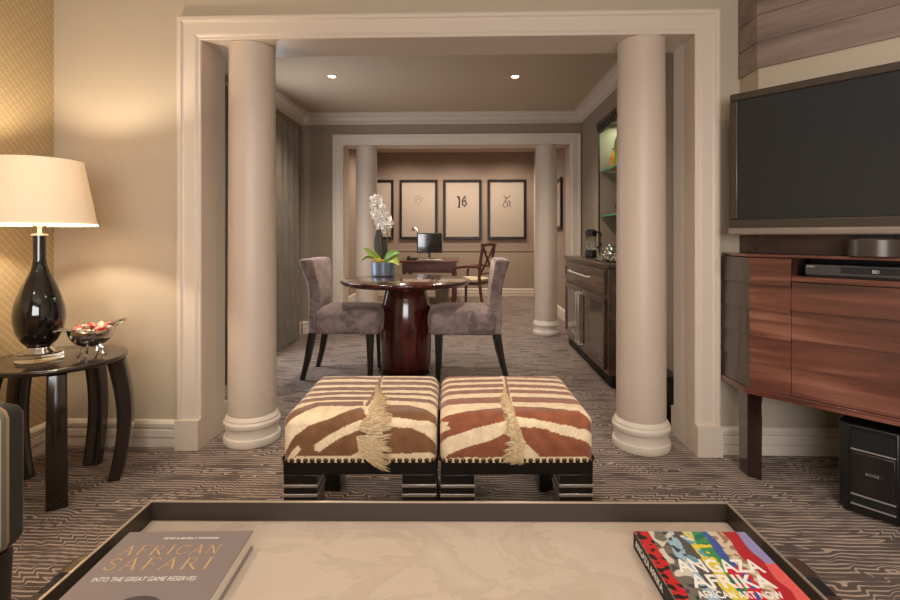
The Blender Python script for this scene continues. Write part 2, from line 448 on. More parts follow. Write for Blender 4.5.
# white corner strip at the far right of the study
MB().box(DXR-.045, DXR-.001, YE-.03, YE-.001, .16, CS-.135).build('trim_8', 'paint_trim', kind=S, bevel=.004)

# ------------------------------------------------------------------ columns
def column(label):
    t = thing('column', label, 'column')
    prof = [(.135, .165)]
    prof += [(.135-.006*(k/10)**2, .165+(OZ-.03-.165)*k/10) for k in range(1, 11)]
    prof += [(.1295, OZ-.012), (.1315, OZ-.010), (.1315, OZ-.002)]
    MB().lathe(prof, seg=64).build('shaft', 'paint_column', t)
    b = [(.157, .002), (.160, .012), (.160, .030), (.157, .042), (.149, .048), (.147, .055), (.146, .09), (.148, .098), (.156, .104), (.160, .115), (.159, .127), (.152, .136), (.150, .139), (.150, .146), (.144, .156), (.138, .163), (.136, .166)]
    MB().lathe(b, seg=64).build('column_base', 'paint_base_white', t, ang=25)
    return t
G = 'round columns in the two wide openings'
c0 = column('round column on the left side of the nearer opening, closest to the table lamp'); c0.location = (-1.262, 2.922, 0)
clone(c0, (1.006, 2.905, 0), 0, 'round column on the right side of the nearer opening, beside the television corner', G)
clone(c0, (-1.235, 6.195, 0), 0, 'far left round column behind the white orchid', G)
clone(c0, (.99, 6.195, 0), 0, 'far right round column beside the dark sideboard', G)
c0['group'] = G

# ------------------------------------------------------------------ ceiling downlights
def spot(parent, power, size=1.9, blend=.8, col=(1, .87, .73), z=-.03, r=.04):
    l = bpy.data.lights.new('downlight_beam', 'SPOT'); l.energy = power; l.spot_size = size; l.spot_blend = blend; l.color = col; l.shadow_soft_size = r
    o = bpy.data.objects.new('downlight_beam', l); COL.objects.link(o); o.parent = parent; o.location = (0, 0, z)
    return o
def downlight(x, y, z, label, power, size=1.9, col=(1, .87, .74), group=None):
    t = thing('ceiling_light', label, 'ceiling light', (x, y, z), 0, group)
    MB().lathe([(.034, -.001), (.034, -.006), (.046, -.006), (.048, -.001)], seg=32, cap=False).build('trim_ring', 'paint_base_white', t)
    MB().lathe([(.033, -.001), (.033, -.004), (.02, -.006), (.002, -.007)], seg=24).build('lens', 'lamp_lens', t)
    spot(t, power, size, col=col)
    return t
DG = 'small recessed downlights in the dining ceiling'
downlight(-1.245, 4.62, CD, 'small recessed downlight in the dining ceiling above the left dining chair', 95, 2.3, group=DG)
downlight(.46, 4.68, CD, 'small recessed downlight in the dining ceiling toward the sideboard side', 95, 2.3, group=DG)
for x, y in ((-1.5, 1.6), (-.1, 1.6), (1.3, 1.3), (-1.5, -.6), (.9, -.6)):  # added downlights, out of view, to brighten the sitting room
    downlight(x, y, CM, 'added unseen fill downlight in the ceiling of the sitting room', 40, 2.4, (1, .88, .76), 'added fill downlights of the sitting room')
for x, y in ((-1.2, 9.1), (-.2, 9.1), (.8, 9.1), (-.2, 7.4)):
    downlight(x, y, CS, 'small recessed downlight in the ceiling of the study', 100, 2.6, (1, .85, .69), 'recessed downlights of the study')
def area(name, loc, rot, sx, sy, power, col):
    l = bpy.data.lights.new(name, 'AREA'); l.shape = 'RECTANGLE'; l.size = sx; l.size_y = sy; l.energy = power; l.color = col
    o = bpy.data.objects.new(name, l); COL.objects.link(o); o.location = loc; o.rotation_euler = rot; return o
area('rear_fill_light', ((WX0+WX1)/2, YB+.02, 1.5), (radians(90), 0, 0), 2.6, 1.5, 112, (1, .975, .955))  # fill lamp added inside the unseen rear window, standing in for daylight
area('daylight_dining_window', (DXL+.012, (DW0+DW1)/2, 1.3), (0, radians(-90), 0), 1.9, 1.2, 40, (.86, .92, 1))
area('niche_strip_light', (1.57, 4.45, 2.33), (0, 0, 0), .1, 1.5, 9, (.82, 1, .72))

# ------------------------------------------------------------------ curtains in the dining room
def curtain(label, y0, y1, z0=.02, z1=2.42):
    n = 90
    def prof(z):
        f = (z-z0)/(z1-z0); pts = []
        for i in range(n+1):
            y = y0+(y1-y0)*i/n
            ph = 2*pi*i/n*4.5
            a = (.036+.014*sin(i*.31))*(1 - .35*f)
            pts.append((DXL+.085+a*sin(ph+.3*sin(3*f)), y+.01*cos(ph), z))
        return pts
    rings = []
    for k in range(13):
        z = z0+(z1-z0)*k/12; p = prof(z); q = [(x-.006, y, z) for x, y, z in reversed(p)]
        rings.append(p+q)
    o = MB().loft(rings).build('curtain', 'satin_curtain', ang=60)
    return tag(o, label, 'curtain', 'grey satin curtains at the dining window')
curtain('far grey satin curtain hanging beside the back wall of the dining area', 4.9, 5.7)
curtain('near grey satin curtain hanging behind the left round column', 3.75, 4.35)
o = MB().tube([(DXL+.085, 3.6, 2.43), (DXL+.085, 5.88, 2.43)], .012, 10).build('curtain_rail', 'brushed_steel'); tag(o, 'slim metal curtain rail above the dining window', 'curtain rail')

# ------------------------------------------------------------------ pictures on the study wall
def strokes(m, sts, y, s=1):
    for pts, w in sts:
        for (a, b) in zip(pts[:-1], pts[1:]):
            dx, dz = b[0]-a[0], b[1]-a[1]; L = sqrt(dx*dx+dz*dz) or 1
            nx, nz = -dz/L*w/2, dx/L*w/2; ex, ez = dx/L*w*.3, dz/L*w*.3
            vs = [(a[0]+nx-ex, a[1]+nz-ez), (a[0]-nx-ex, a[1]-nz-ez), (b[0]-nx+ex, b[1]-nz+ez), (b[0]+nx+ex, b[1]+nz+ez)]
            m.add([(p[0]*s, y, p[1]*s) for p in vs]+[(p[0]*s, y+.002, p[1]*s) for p in vs], [(0, 1, 2, 3), (7, 6, 5, 4), (0, 4, 5, 1), (1, 5, 6, 2), (2, 6, 7, 3), (3, 7, 4, 0)])
DRAW = [
 ([([(-.1, .1), (-.05, .16), (.0, .08)], .015), ([(-.02, .02), (.06, .1)], .015)], 'ink_pale'),
 ([([(-.06, .09), (-.02, .13), (.05, .11)], .012), ([(-.05, .0), (-.05, .05)], .016), ([(.04, .0), (.045, .05)], .018), ([(-.03, -.03), (.02, -.04)], .012), ([(-.09, .06), (.09, .08)], .01)], 'ink_pale'),
 ([([(-.09, .12), (-.06, .06), (-.06, -.03), (-.07, -.1)], .03), ([(-.1, .1), (-.05, .1)], .018), ([(.05, .12), (.0, .04), (.0, -.04), (.04, -.08), (.08, -.03), (.06, .03), (.02, .02)], .024), ([(.07, .1), (.05, .05)], .014), ([(-.09, -.1), (-.04, -.1)], .016)], 'ink'),
 ([([(-.06, .13), (-.02, .08), (.04, .1), (.06, .14)], .014), ([(.0, .08), (-.04, .02), (.02, -.02), (.0, -.1)], .014), ([(.02, .04), (.07, .0), (.04, -.06), (.08, -.1)], .012), ([(-.04, .02), (-.08, -.06), (-.03, -.12)], .01)], 'ink'),
]
def picture(x, y, z, w, h, label, d, rz=0, grp='black framed drawings on the study wall'):
    t = thing('framed_picture', label, 'picture', (x, y, z), rz, grp)
    b = .05; m = MB()
    m.box(-w/2, w/2, -.035, -.001, h-b, h).box(-w/2, w/2, -.035, -.001, 0, b).box(-w/2, -w/2+b, -.035, -.001, b, h-b).box(w/2-b, w/2, -.035, -.001, b, h-b)
    m.build('picture_frame', 'frame_black', t, bevel=.004)
    MB().box(-w/2+b, w/2-b, -.018, -.004, b, h-b).build('picture_mount', 'mat_paper', t)
    st, mt = DRAW[d]; q = MB(); strokes(q, [([(p[0], p[1]) for p in pts], wd) for pts, wd in st], -.0205, 1.0)
    q.v = [(a, b2, c+h*.62) for a, b2, c in q.v]; q.build('drawing', mt, t)
    return t
for i, px in enumerate((374.8, 418.6, 462.4, 506.8)):
    u = (px-450)/F; tt = YE/(cos(YAW)+u*sin(YAW)); X = cw(u*tt, tt)[0]
    lab = ['framed drawing at the left end of the study wall, half hidden behind orchid', 'framed drawing with faint pale marks, above the desk monitor', 'framed drawing with bold brown figures like strokes, third along the study wall', 'framed drawing with a thin looping line, nearest the far right column'][i]
    picture(X, YE-.002, 1.135, .765, 1.19, lab, i)
picture(DXR-.002, 7.55, 1.3, .6, .75, 'small black framed picture on the right side wall of the study', 1, -pi/2)

# ------------------------------------------------------------------ desk and things on it
dk = thing('desk', 'reddish brown wooden writing desk against the study wall under the pictures', 'desk', (-.63, 9.05, 0))
MB().box(-.5, .5, -.55, .55, .745, .778).build('desktop', 'desk_wood', dk, bevel=.006)
MB().box(-.46, .46, -.51, .51, .57, .744).build('apron', 'desk_wood', dk, bevel=.004)
for sy in (-1, 1):
    for sx in (-1, 1):
        MB().box(sx*.46, sx*.39, sy*.51, sy*.44, .01, .569).build('leg', 'desk_wood', dk, bevel=.004)
q = MB().box(-.36, .36, -.522, -.511, .6, .725).build('drawer', 'desk_wood', dk, bevel=.004)
MB().tube([(-.04, -.523, .66), (-.04, -.54, .66), (.04, -.54, .66), (.04, -.523, .66)], .005).build('handle', 'brushed_steel', q)
mt = thing('monitor', 'black computer monitor standing on the study desk', 'monitor', (-.645, 8.90, .779), radians(8))
MB().lathe([(.11, .001), (.11, .008), (.03, .014), (.022, .03)], seg=32).build('stand', 'chrome', mt)
MB().box(-.02, .02, .0, .02, .02, .15).build('stand_neck', 'black_plastic', mt)
MB().box(-.225, .225, -.03, .0, .12, .475).build('screen_housing', 'black_plastic', mt, bevel=.008)
MB().box(-.205, .205, -.034, -.031, .14, .455).build('screen', 'black_glass', mt)
dl = thing('desk_lamp', 'small metal desk lamp leaning over the desk, left of the monitor', 'lamp', (-.86, 9.3, .779))
MB().lathe([(.07, .001), (.07, .012), (.01, .02)], seg=24).build('base', 'chrome', dl)
MB().tube([(0, 0, .018), (.03, 0, .25), (-.06, -.02, .55)], .007).build('arm', 'chrome', dl)
mm = MB().lathe([(.02, .06), (.05, .04), (.075, -.02), (.072, -.02), (.045, .035), (.018, .05)], seg=24); mm.v = [(a-.08, b-.03, c+.54) for a, b, c in mm.v]
mm.build('lamp_shade', 'brushed_steel', dl)
ph = thing('telephone', 'small dark desk telephone on the left end of the desk', 'telephone', (-.95, 8.85, .779))
MB().prism([(-.09, -.09), (.09, -.09), (.09, .09), (-.09, .09)], .001, .04, [(-.08, -.08), (.08, -.08), (.08, .08), (-.08, .08)]).build('body', 'black_plastic', ph, bevel=.006)
MB().box(-.08, -.03, -.1, .1, .042, .07).build('handset', 'black_plastic', ph, bevel=.01)
o = MB().box(-.2, .2, -.07, .07, 0, .018).build('keyboard', 'brushed_steel', None, (-.60, 8.68, .78), bevel=.004); tag(o, 'slim silver keyboard in front of the monitor', 'keyboard')
o = MB().lathe([(.11, .002), (.13, .26), (.125, .26), (.105, .01)], seg=32).build('waste_bin', 'bin_grey', None, (-.42, 8.92, 0)); tag(o, 'pale grey waste bin on the carpet under the desk', 'bin')

# office chair with crossed back
oc = thing('armchair', 'dark wooden armchair with crossed back and cream seat pulled up to the desk', 'chair', (.11, 8.42, 0), radians(152))
MB().box(-.24, .26, -.24, .24, .40, .44).build('seat_frame', 'dark_gloss_wood', oc, bevel=.008)
MB().loft([rr(.22, .22, .05, .441), rr(.235, .235, .05, .46), rr(.235, .235, .05, .485), rr(.2, .2, .05, .505)]).build('seat_cushion', 'cream_upholstery', oc)
for sy in (-1, 1):
    MB().tube([(-.24, sy*.22, .44), (-.25, sy*.22, .7), (-.31, sy*.22, 1.07)], [.028, .027, .026]).build('back_post', 'desk_wood', oc)
    MB().tube([(-.3, sy*.21, .0), (-.25, sy*.22, .40)], [.02, .028]).build('leg', 'desk_wood', oc)
    MB().tube([(.24, sy*.22, .0), (.235, sy*.22, .40)], [.02, .028]).build('leg', 'desk_wood', oc)
    MB().tube([(-.26, sy*.235, .69), (-.05, sy*.25, .70), (.2, sy*.25, .67), (.22, sy*.245, .55), (.21, sy*.235, .44)], .024).build('armrest', 'desk_wood', oc)
m = MB().tube([(-.31, -.24, 1.05), (-.325, 0, 1.07), (-.31, .24, 1.05)], .034)
m.tube([(-.27, -.22, .58), (-.27, .22, .58)], .016)
m.tube([(-.265, -.21, .6), (-.3, .21, 1.03)], .02).tube([(-.265, .21, .6), (-.3, -.21, 1.03)], .02)
m.build('crossed_back', 'desk_wood', oc)

# ------------------------------------------------------------------ round dining table
TX, TY, TZ = -.532, 4.43, .816
dt = thing('dining_table', 'round glossy mahogany table on a barrel shaped pedestal', 'table', (TX, TY, 0))
MB().lathe([(.02, TZ-.052), (.50, TZ-.05), (.545, TZ-.042), (.567, TZ-.024), (.572, TZ-.012), (.568, TZ-.003), (.56, TZ), (.02, TZ)], seg=96).build('tabletop', 'mahogany_gloss', dt, ang=50)
MB().lathe([(.20, .012), (.215, .02), (.222, .12), (.226, .25), (.228, .38), (.222, .50), (.21, .60), (.19, .69), (.172, .746)], seg=64).build('pedestal', 'mahogany_gloss', dt, ang=60)
MB().lathe([(.24, .001), (.24, .010), (.21, .0115)], seg=64).build('plinth', 'dark_gloss_wood', dt)

# dining chairs
def dining_chair(label, grp):
    t = thing('dining_chair', label, 'chair', (0, 0, 0), 0, grp)
    rings = []
    for z, hx, hy, r, cx in ((.385, .26, .225, .04, .06), (.40, .275, .24, .05, .065), (.47, .285, .25, .06, .065), (.54, .285, .25, .07, .065), (.575, .27, .235, .07, .06), (.598, .22, .19, .07, .05), (.607, .14, .12, .06, .04), (.609, .04, .04, .03, .03)):
        rings.append(rr(hx, hy, r, z, 6, cx))
    MB().loft(rings).build('seat', 'mauve_velvet', t, ang=70)
    rings = []
    for z, cx, th, hw in ((.39, -.215, .045, .21), (.50, -.22, .048, .205), (.62, -.225, .048, .20), (.74, -.242, .048, .195), (.80, -.252, .049, .20), (.845, -.260, .050, .222), (.90, -.272, .053, .246), (.98, -.290, .060, .258), (1.0, -.294, .055, .254), (1.008, -.295, .035, .23)):
        ring = []
        for p in rr(th, hw, .022, z, 4, cx):
            k = (p[1]/hw)**2*.03*min(1, max(0, (z-.5)/.3))
            ring.append((p[0]+k, p[1], p[2]))
        rings.append(ring)
    MB().loft(rings).build('backrest', 'mauve_velvet', t, ang=60)
    for sy in (-1, 1):
        MB().loft([[(x+.262, y+sy*.205, z) for x, y, z in rr(.017, .017, .003, .0, 2)], [(x+.26, y+sy*.205, z) for x, y, z in rr(.03, .028, .004, .386, 2)]]).build('leg', 'ebony', t)
        MB().loft([[(x-.31, y+sy*.21, z) for x, y, z in rr(.019, .018, .003, .0, 2)], [(x-.268, y+sy*.205, z) for x, y, z in rr(.024, .022, .004, .16, 2)], [(x-.225, y+sy*.195, z) for x, y, z in rr(.032, .028, .004, .392, 2)]]).build('leg', 'ebony', t, ang=60)
    return t
CG = 'mauve velvet dining chairs at the round table'
ch = dining_chair('mauve velvet dining chair on the curtain side of the round table', CG); ch.location = (-1.05, 4.34, 0); ch.rotation_euler = (0, 0, radians(-1))
clone(ch, (.03, 4.34, 0), radians(181), 'mauve velvet dining chair on the sideboard side of the round table', CG)

# orchid
OX, OY = cw((383-450)/F*4.86, 4.86)
op = thing('potted_orchid', 'white orchid in a grey round pot on the round table', 'plant', (OX, OY, TZ+.001))
MB().lathe([(.10, .0), (.112, .004), (.118, .13), (.112, .132), (.108, .115), (.02, .112)], seg=48).build('pot', 'pot_grey', op)
MB().lathe([(.107, .112), (.09, .122), (.02, .126)], seg=32).build('soil', 'soil', op)
m = MB()
for i in range(16):
    a = random.random()*2*pi; r = random.random()*.05
    m.ell((-.035+r*cos(a), -.05+r*.6*sin(a), .135+random.random()*.02), (.02, .02, .018), 8, 6)
m.build('moss', 'moss', op)
def leaf(pts, w, mat, cup=.25, roll=-.9):
    n = len(pts); rings = []
    P = [Vector(p) for p in pts]
    for i, p in enumerate(P):
        d = (P[min(i+1, n-1)]-P[max(i-1, 0)]).normalized(); s = d.cross(Vector((0, 0, 1)))
        if s.length < .2: s = Vector((1, 0, 0))
        s.normalize(); up0 = s.cross(d); s = (s*cos(roll)+up0*sin(roll)).normalized(); f = i/(n-1); ww = w*(sin(pi*(f*.92+.08))**.7); up = s.cross(d)
        ww *= 1.2; rings.append([tuple(p+s*ww*k+up*abs(k)*ww*cup) for k in (-1, -.5, 0, .5, 1)]+[tuple(p+s*ww*k+up*(abs(k)*ww*cup)-up*.003) for k in (1, .5, 0, -.5, -1)])
    MB().loft(rings).build('leaf', mat, op, ang=70)
def arc(p0, p1, p2, n=9):
    return [tuple((1-t)**2*a+2*t*(1-t)*b+t*t*c for a, b, c in zip(p0, p1, p2)) for t in [i/(n-1) for i in range(n)]]
leaf(arc((-.02, 0, .12), (-.08, -.02, .2), (-.19, -.03, .27)), .032, 'leaf_bright')
leaf(arc((-.03, -.01, .12), (-.13, -.05, .24), (-.21, -.07, .13)), .014, 'leaf_bright')
leaf(arc((.02, -.02, .12), (.07, -.03, .24), (.17, -.03, .22)), .036, 'leaf_green')
leaf(arc((.03, -.03, .12), (.10, -.06, .2), (.17, -.08, .10)), .034, 'leaf_bright')
leaf(arc((.04, .02, .12), (.09, .04, .2), (.15, .04, .17)), .03, 'leaf_green')
leaf(arc((-.02, .0, .12), (-.05, .01, .3), (-.04, .01, .48)), .04, 'leaf_dark', .1, 0)
leaf(arc((-.01, .02, .12), (.01, .02, .24), (.02, .02, .34)), .03, 'leaf_dark', .1, 0)
MB().tube(arc((-.01, .0, .12), (-.03, .0, .5), (-.06, -.01, .75)), .004, 6).build('stem', 'stem_green', op)
MB().tube(arc((.03, .0, .12), (.06, 0, .4), (.03, -.01, .56)), .004, 6).build('stem', 'stem_green', op)
def bloom(c, r, yaw, pitch):
    m = MB()
    for k in range(5):
        a = pi/2+2*pi*k/5; w = r*(.62 if k in (1, 4) else .42); L = r
        ring = []
        for f, ww, dz in ((.1, .3, 0), (.4, .9, .06), (.7, 1, .06), (.92, .6, -.02), (1, .15, -.06)):
            row = []
            for s in (-1, -.4, .4, 1):
                x = f*L; yv = s*ww*w*.75; row.append((x*cos(a)-yv*sin(a), dz*r*3-abs(s)*.05*r, x*sin(a)+yv*cos(a)))
            ring.append(row)
        rings = [r4+[(p[0], p[1]+.0015, p[2]) for p in reversed(r4)] for r4 in ring]
        m.loft(rings)
    M = Matrix.Translation(c) @ Matrix.Rotation(yaw, 4, 'Z') @ Matrix.Rotation(pitch, 4, 'X')
    m.xf(M); o = m.build('flower', 'petal', op, ang=70)
    q = MB().ell((0, -.01, -.004), (r*.09, r*.1, r*.1), 8, 6).xf(M).build('flower_centre', 'petal_heart', o)
rnd = random.Random(3)
for (x, z, r) in ((-.075, .74, .05), (-.035, .70, .05), (-.085, .68, .048), (-.03, .645, .052), (-.075, .60, .052), (-.02, .59, .05), (.02, .60, .046), (-.05, .545, .052), (.0, .535, .052), (.045, .55, .048), (.055, .50, .045), (-.03, .49, .05), (.02, .485, .048), (-.01, .44, .04), (-.06, .66, .05), (-.045, .75, .042), (.0, .62, .05), (-.05, .575, .05), (.03, .515, .05), (-.055, .72, .048), (-.015, .665, .045), (.055, .525, .045)):
    bloom((x+rnd.uniform(-.006, .006), rnd.uniform(-.03, .02), z), r*1.06, rnd.uniform(-.6, .6), rnd.uniform(-.35, .35))

# ------------------------------------------------------------------ sideboard
sb = thing('sideboard', 'dark brown sideboard with steel bar handles along the dining wall', 'sideboard', (1.12, 4.80, 0))
HYL = .84
MB().box(-.02, .268, -HYL-.03, HYL+.03, .945, .98).build('worktop', 'sideboard_wood', sb, bevel=.006)
MB().box(.0, .262, -HYL, HYL, .10, .944).build('body', 'sideboard_wood', sb, bevel=.004)
MB().box(.03, .262, -HYL+.02, HYL-.02, .001, .099).build('toe_kick', 'black_matte', sb)
def front_panel(name, y0, y1, z0, z1, pmat, inner):
    t = .055; m = MB()
    m.box(-.022, -.001, y0, y1, z1-t, z1).box(-.022, -.001, y0, y1, z0, z0+t).box(-.022, -.001, y0, y0+t, z0+t, z1-t).box(-.022, -.001, y1-t, y1, z0+t, z1-t)
    o = m.build(name, 'sideboard_wood', sb, bevel=.003)
    MB().box(-.012, -.002, y0+t, y1-t, z0+t, z1-t).build('panel', inner, o)
    return o
d = front_panel('drawer', -HYL+.06, HYL-.06, .735, .925, 'sideboard_wood', 'sideboard_wood')
MB().tube([(-.023, -.35, .84), (-.055, -.35, .84), (-.055, .45, .84), (-.023, .45, .84)], .008).build('handle', 'lamp_metal', d)
d = front_panel('door', -HYL+.06, -.012, .13, .70, '', 'fridge_glass')
MB().tube([(-.023, -.05, .18), (-.06, -.05, .18), (-.06, -.05, .66), (-.023, -.05, .66)], .009).build('handle', 'lamp_metal', d)
d = front_panel('door', .012, HYL-.06, .13, .70, '', 'fridge_glass')
MB().tube([(-.023, .05, .18), (-.06, .05, .18), (-.06, .05, .66), (-.023, .05, .66)], .009).build('handle', 'lamp_metal', d)
# coffee maker
cm_ = thing('coffee_maker', 'glass and black coffee press at the far end of the sideboard', 'coffee maker', (1.275, 5.13, .981))
MB().lathe([(.055, .0), (.058, .01), (.056, .07), (.05, .08)], seg=32).build('base', 'black_plastic', cm_)
MB().lathe([(.048, .08), (.05, .09), (.05, .21), (.047, .215), (.046, .21), (.046, .09)], seg=32).build('glass_jug', 'clear_glass', cm_)
MB().lathe([(.054, .216), (.056, .225), (.056, .27), (.04, .285), (.01, .29)], seg=32).build('lid', 'black_plastic', cm_)
MB().tube([(.05, 0, .26), (.1, 0, .25), (.1, 0, .12), (.056, 0, .1)], .009).build('handle', 'black_plastic', cm_)
o = MB().loft([rr(.09, .26, .04, 0), rr(.10, .27, .04, .012), rr(.095, .265, .04, .012), rr(.085, .255, .035, .005)]).build('serving_tray', 'chrome', None, (1.26, 4.42, .981), ang=30)
tag(o, 'silver serving tray on the sideboard holding the tea set', 'tray')
tp = thing('teapot', 'round silver teapot on the serving tray', 'teapot', (1.27, 4.45, .987))
MB().lathe([(.035, .0), (.06, .02), (.072, .06), (.06, .10), (.03, .12), (.012, .125), (.012, .14), (.004, .148)], seg=32).build('body', 'chrome', tp, ang=60)
MB().tube([(-.05, -.04, .05), (-.09, -.07, .08), (-.10, -.09, .12)], [.014, .01, .007]).build('spout', 'chrome', tp)
MB().tube([(.04, .04, .10), (.07, .07, .1), (.075, .075, .05), (.05, .045, .03)], .006).build('handle', 'chrome', tp)
for yy, lab in ((4.60, 'shiny cup at the far end of the silver tray'), (4.28, 'shiny cup at the near end of the silver tray')):
    cp = thing('cup', lab, 'cup', (1.24, yy, .987), 0, 'cups on the silver tray')
    MB().lathe([(.02, 0), (.03, .01), (.038, .06), (.036, .06), (.027, .014)], seg=24).build('bowl', 'chrome', cp)
    MB().tube([(.036, 0, .05), (.055, 0, .045), (.05, 0, .02), (.03, 0, .018)], .004).build('handle', 'chrome', cp)

# niche: lining, shelves, carved rail, bottles
MB().box(NX-.006, NX-.001, NY0+.001, NY1-.001, NZ0, NZ1).build('wall_niche', 'niche_back', kind=S)

for z, lab in ((1.87, 'upper green edged glass shelf in the niche, under the bottles'), (1.41, 'lower green edged glass shelf in the niche, under the silver plate')):
    sh = thing('glass_shelf', lab, 'shelf', (0, 0, z), 0, 'glass shelves in the niche')
    MB().box(1.42, NX-.008, NY0+.004, NY1-.004, -.01, 0).build('glass_panel', 'clear_glass', sh)
    MB().box(1.405, 1.4195, NY0+.004, NY1-.004, -.012, .002).build('edge_strip', 'green_edge', sh)
rl = thing('carved_rail', 'dark zigzag carved rail along the top of the niche', 'rail', (0, 0, 0))
MB().box(1.37, 1.398, NY0-.05, NY1+.03, NZ1-.03, NZ1+.015).build('rail', 'black_carved', rl)
m = MB(); y = NY0-.04
while y < NY1: m.prism([(1.372, y), (1.397, y), (1.397, y+.055), (1.372, y+.055)], NZ1-.10, NZ1-.03, [(1.36, y+.03), (1.397, y+.03), (1.397, y+.085), (1.36, y+.085)]); y += .085
m.build('carving', 'black_carved', rl)
MB().box(1.385, 1.399, NY1, NY1+.02, NZ0, NZ1-.04).build('side_strip', 'black_carved', rl)
def bottle(x, y, z, h, r, mat, label):
    t = thing('bottle', label, 'bottle', (x, y, z), 0, 'bottles on the upper glass shelf')
    MB().lathe([(r*.9, .001), (r, .01), (r, h*.55), (r*.8, h*.64), (r*.36, h*.74), (r*.34, h*.93)], seg=24).build('body', mat, t, ang=60)
    MB().lathe([(r*.4, h*.93), (r*.4, h), (r*.3, h+.003)], seg=16).build('cap', 'black_carved', t)
bottle(1.50, 5.12, 1.872, .22, .034, 'bottle_orange', 'short orange bottle at the far end of the upper shelf')
bottle(1.49, 4.92, 1.872, .42, .042, 'bottle_green', 'tall bright green bottle next to the orange one')
bottle(1.50, 4.72, 1.872, .36, .038, 'bottle_dark', 'dark bottle behind the right column on the upper shelf')
bottle(1.50, 4.5, 1.872, .33, .038, 'bottle_green', 'shorter green bottle nearest the right column on the upper shelf')
pl = thing('display_plate', 'large silver plate with white rim standing on the lower glass shelf', 'plate', (1.52, 4.66, 1.415), 0)
m = MB().lathe([(.01, 0), (.08, .004), (.1, .012), (.09, .002)], seg=40).xf(Matrix.Translation((0, 0, .152)) @ Matrix.Rotation(radians(-75), 4, 'Y')); m.build('centre', 'chrome', pl)
m = MB().lathe([(.1, .010), (.15, .018), (.15, .022), (.1, .016)], seg=48, cap=False).xf(Matrix.Translation((0, 0, .152)) @ Matrix.Rotation(radians(-75), 4, 'Y')); m.build('rim', 'porcelain', pl)
o = MB().lathe([(.05, .0), (.075, .03), (.085, .09), (.06, .14), (.045, .17), (.05, .18), (.045, .18), (.04, .17)], seg=32).build('vase', 'black_glass', None, (1.54, 4.93, 1.412), ang=60); tag(o, 'round black vase on the lower glass shelf left of the silver plate', 'vase')
# low box by the right wall
lb = thing('storage_box', 'low dark box on the carpet between the right column and the door lining', 'box', (1.25, 3.45, 0))
MB().box(-.13, .125, -.2, .2, .001, .27).build('body', 'ebony', lb, bevel=.005)
MB().box(-.135, .13, -.205, .205, .271, .295).build('lid', 'black_plastic', lb, bevel=.004)

# ------------------------------------------------------------------ ottomans
OW, OD, OZ0, OTOP, ORAD, ZF = .597, .56, .33, .512, .042, 1.92
def surf(u, w, lift=0):
    h = OTOP-OZ0; r = ORAD
    if w < h-r: return (u, -OD/2-lift, OZ0+w)
    if w > h+r: return (u, -OD/2+(w-h), OTOP+lift)
    a = pi/4+asin(max(-1, min(1, (w-h)/(r*sqrt(2)))))
    n = (0, -cos(a), sin(a))
    return (u, -OD/2+r-(r+lift)*cos(a), OTOP-r+(r+lift)*sin(a))
def t2l(x, y, cx):
    """texture drawing point -> hide coordinates (across, along)"""
    if y > 417: return ((x-450)/F*ZF-cx, H-(y-HY)*ZF/F-OZ0)
    t = (H-OTOP)*F/(y-HY); return ((x-450)/F*t-cx, OTOP-OZ0+t-ZF)
def inpoly(p, poly):
    x, y = p; c = False; n = len(poly)
    for i in range(n):
        x1, y1 = poly[i]; x2, y2 = poly[i-1]
        if (y1 > y) != (y2 > y) and x < (x2-x1)*(y-y1)/(y2-y1)+x1: c = not c
    return c
def band(pts, h):
    return [(x, y-h) for x, y in pts]+[(x, y+h) for x, y in reversed(pts)]
Z1 = [('b', band([(150, 83), (350, 80), (478, 86)], 6)), ('b', band([(130, 106), (330, 106), (472, 108)], 7)), ('b', band([(110, 131), (300, 130), (462, 132)], 7)),
      ('b', band([(90, 158), (300, 149), (452, 150)], 6)), ('b', band([(90, 188), (140, 180), (250, 172), (430, 172)], 7)), ('b', [(55, 250), (90, 218), (200, 187), (400, 184), (400, 203), (210, 203), (130, 228), (55, 282)]),
      ('b', [(30, 405), (75, 370), (105, 325), (160, 285), (250, 240), (390, 208), (420, 250), (410, 330), (375, 395), (340, 412), (30, 412)]),
      ('w', [(185, 365), (260, 315), (390, 250), (430, 280), (300, 332), (215, 390), (188, 386)]), ('w', [(70, 414), (122, 362), (130, 385), (104, 414)]),
      ('b', band([(484, 85), (760, 85)], 6)), ('b', band([(478, 107), (760, 106)], 7)), ('b', band([(470, 131), (760, 128)], 7)), ('b', band([(470, 153), (760, 153)], 5)),
      ('b', band([(480, 174), (760, 182)], 7)), ('b', [(490, 200), (600, 200), (690, 222), (760, 262), (760, 280), (700, 262), (620, 243), (490, 234)]),
      ('b', [(480, 290), (560, 288), (640, 303), (705, 345), (745, 378), (745, 392), (640, 398), (480, 402)]),
      ('b', band([(478, 78), (480, 84)], 6)), ('b', [(476, 70), (486, 70), (468, 130), (420, 205), (405, 205), (455, 128)])]
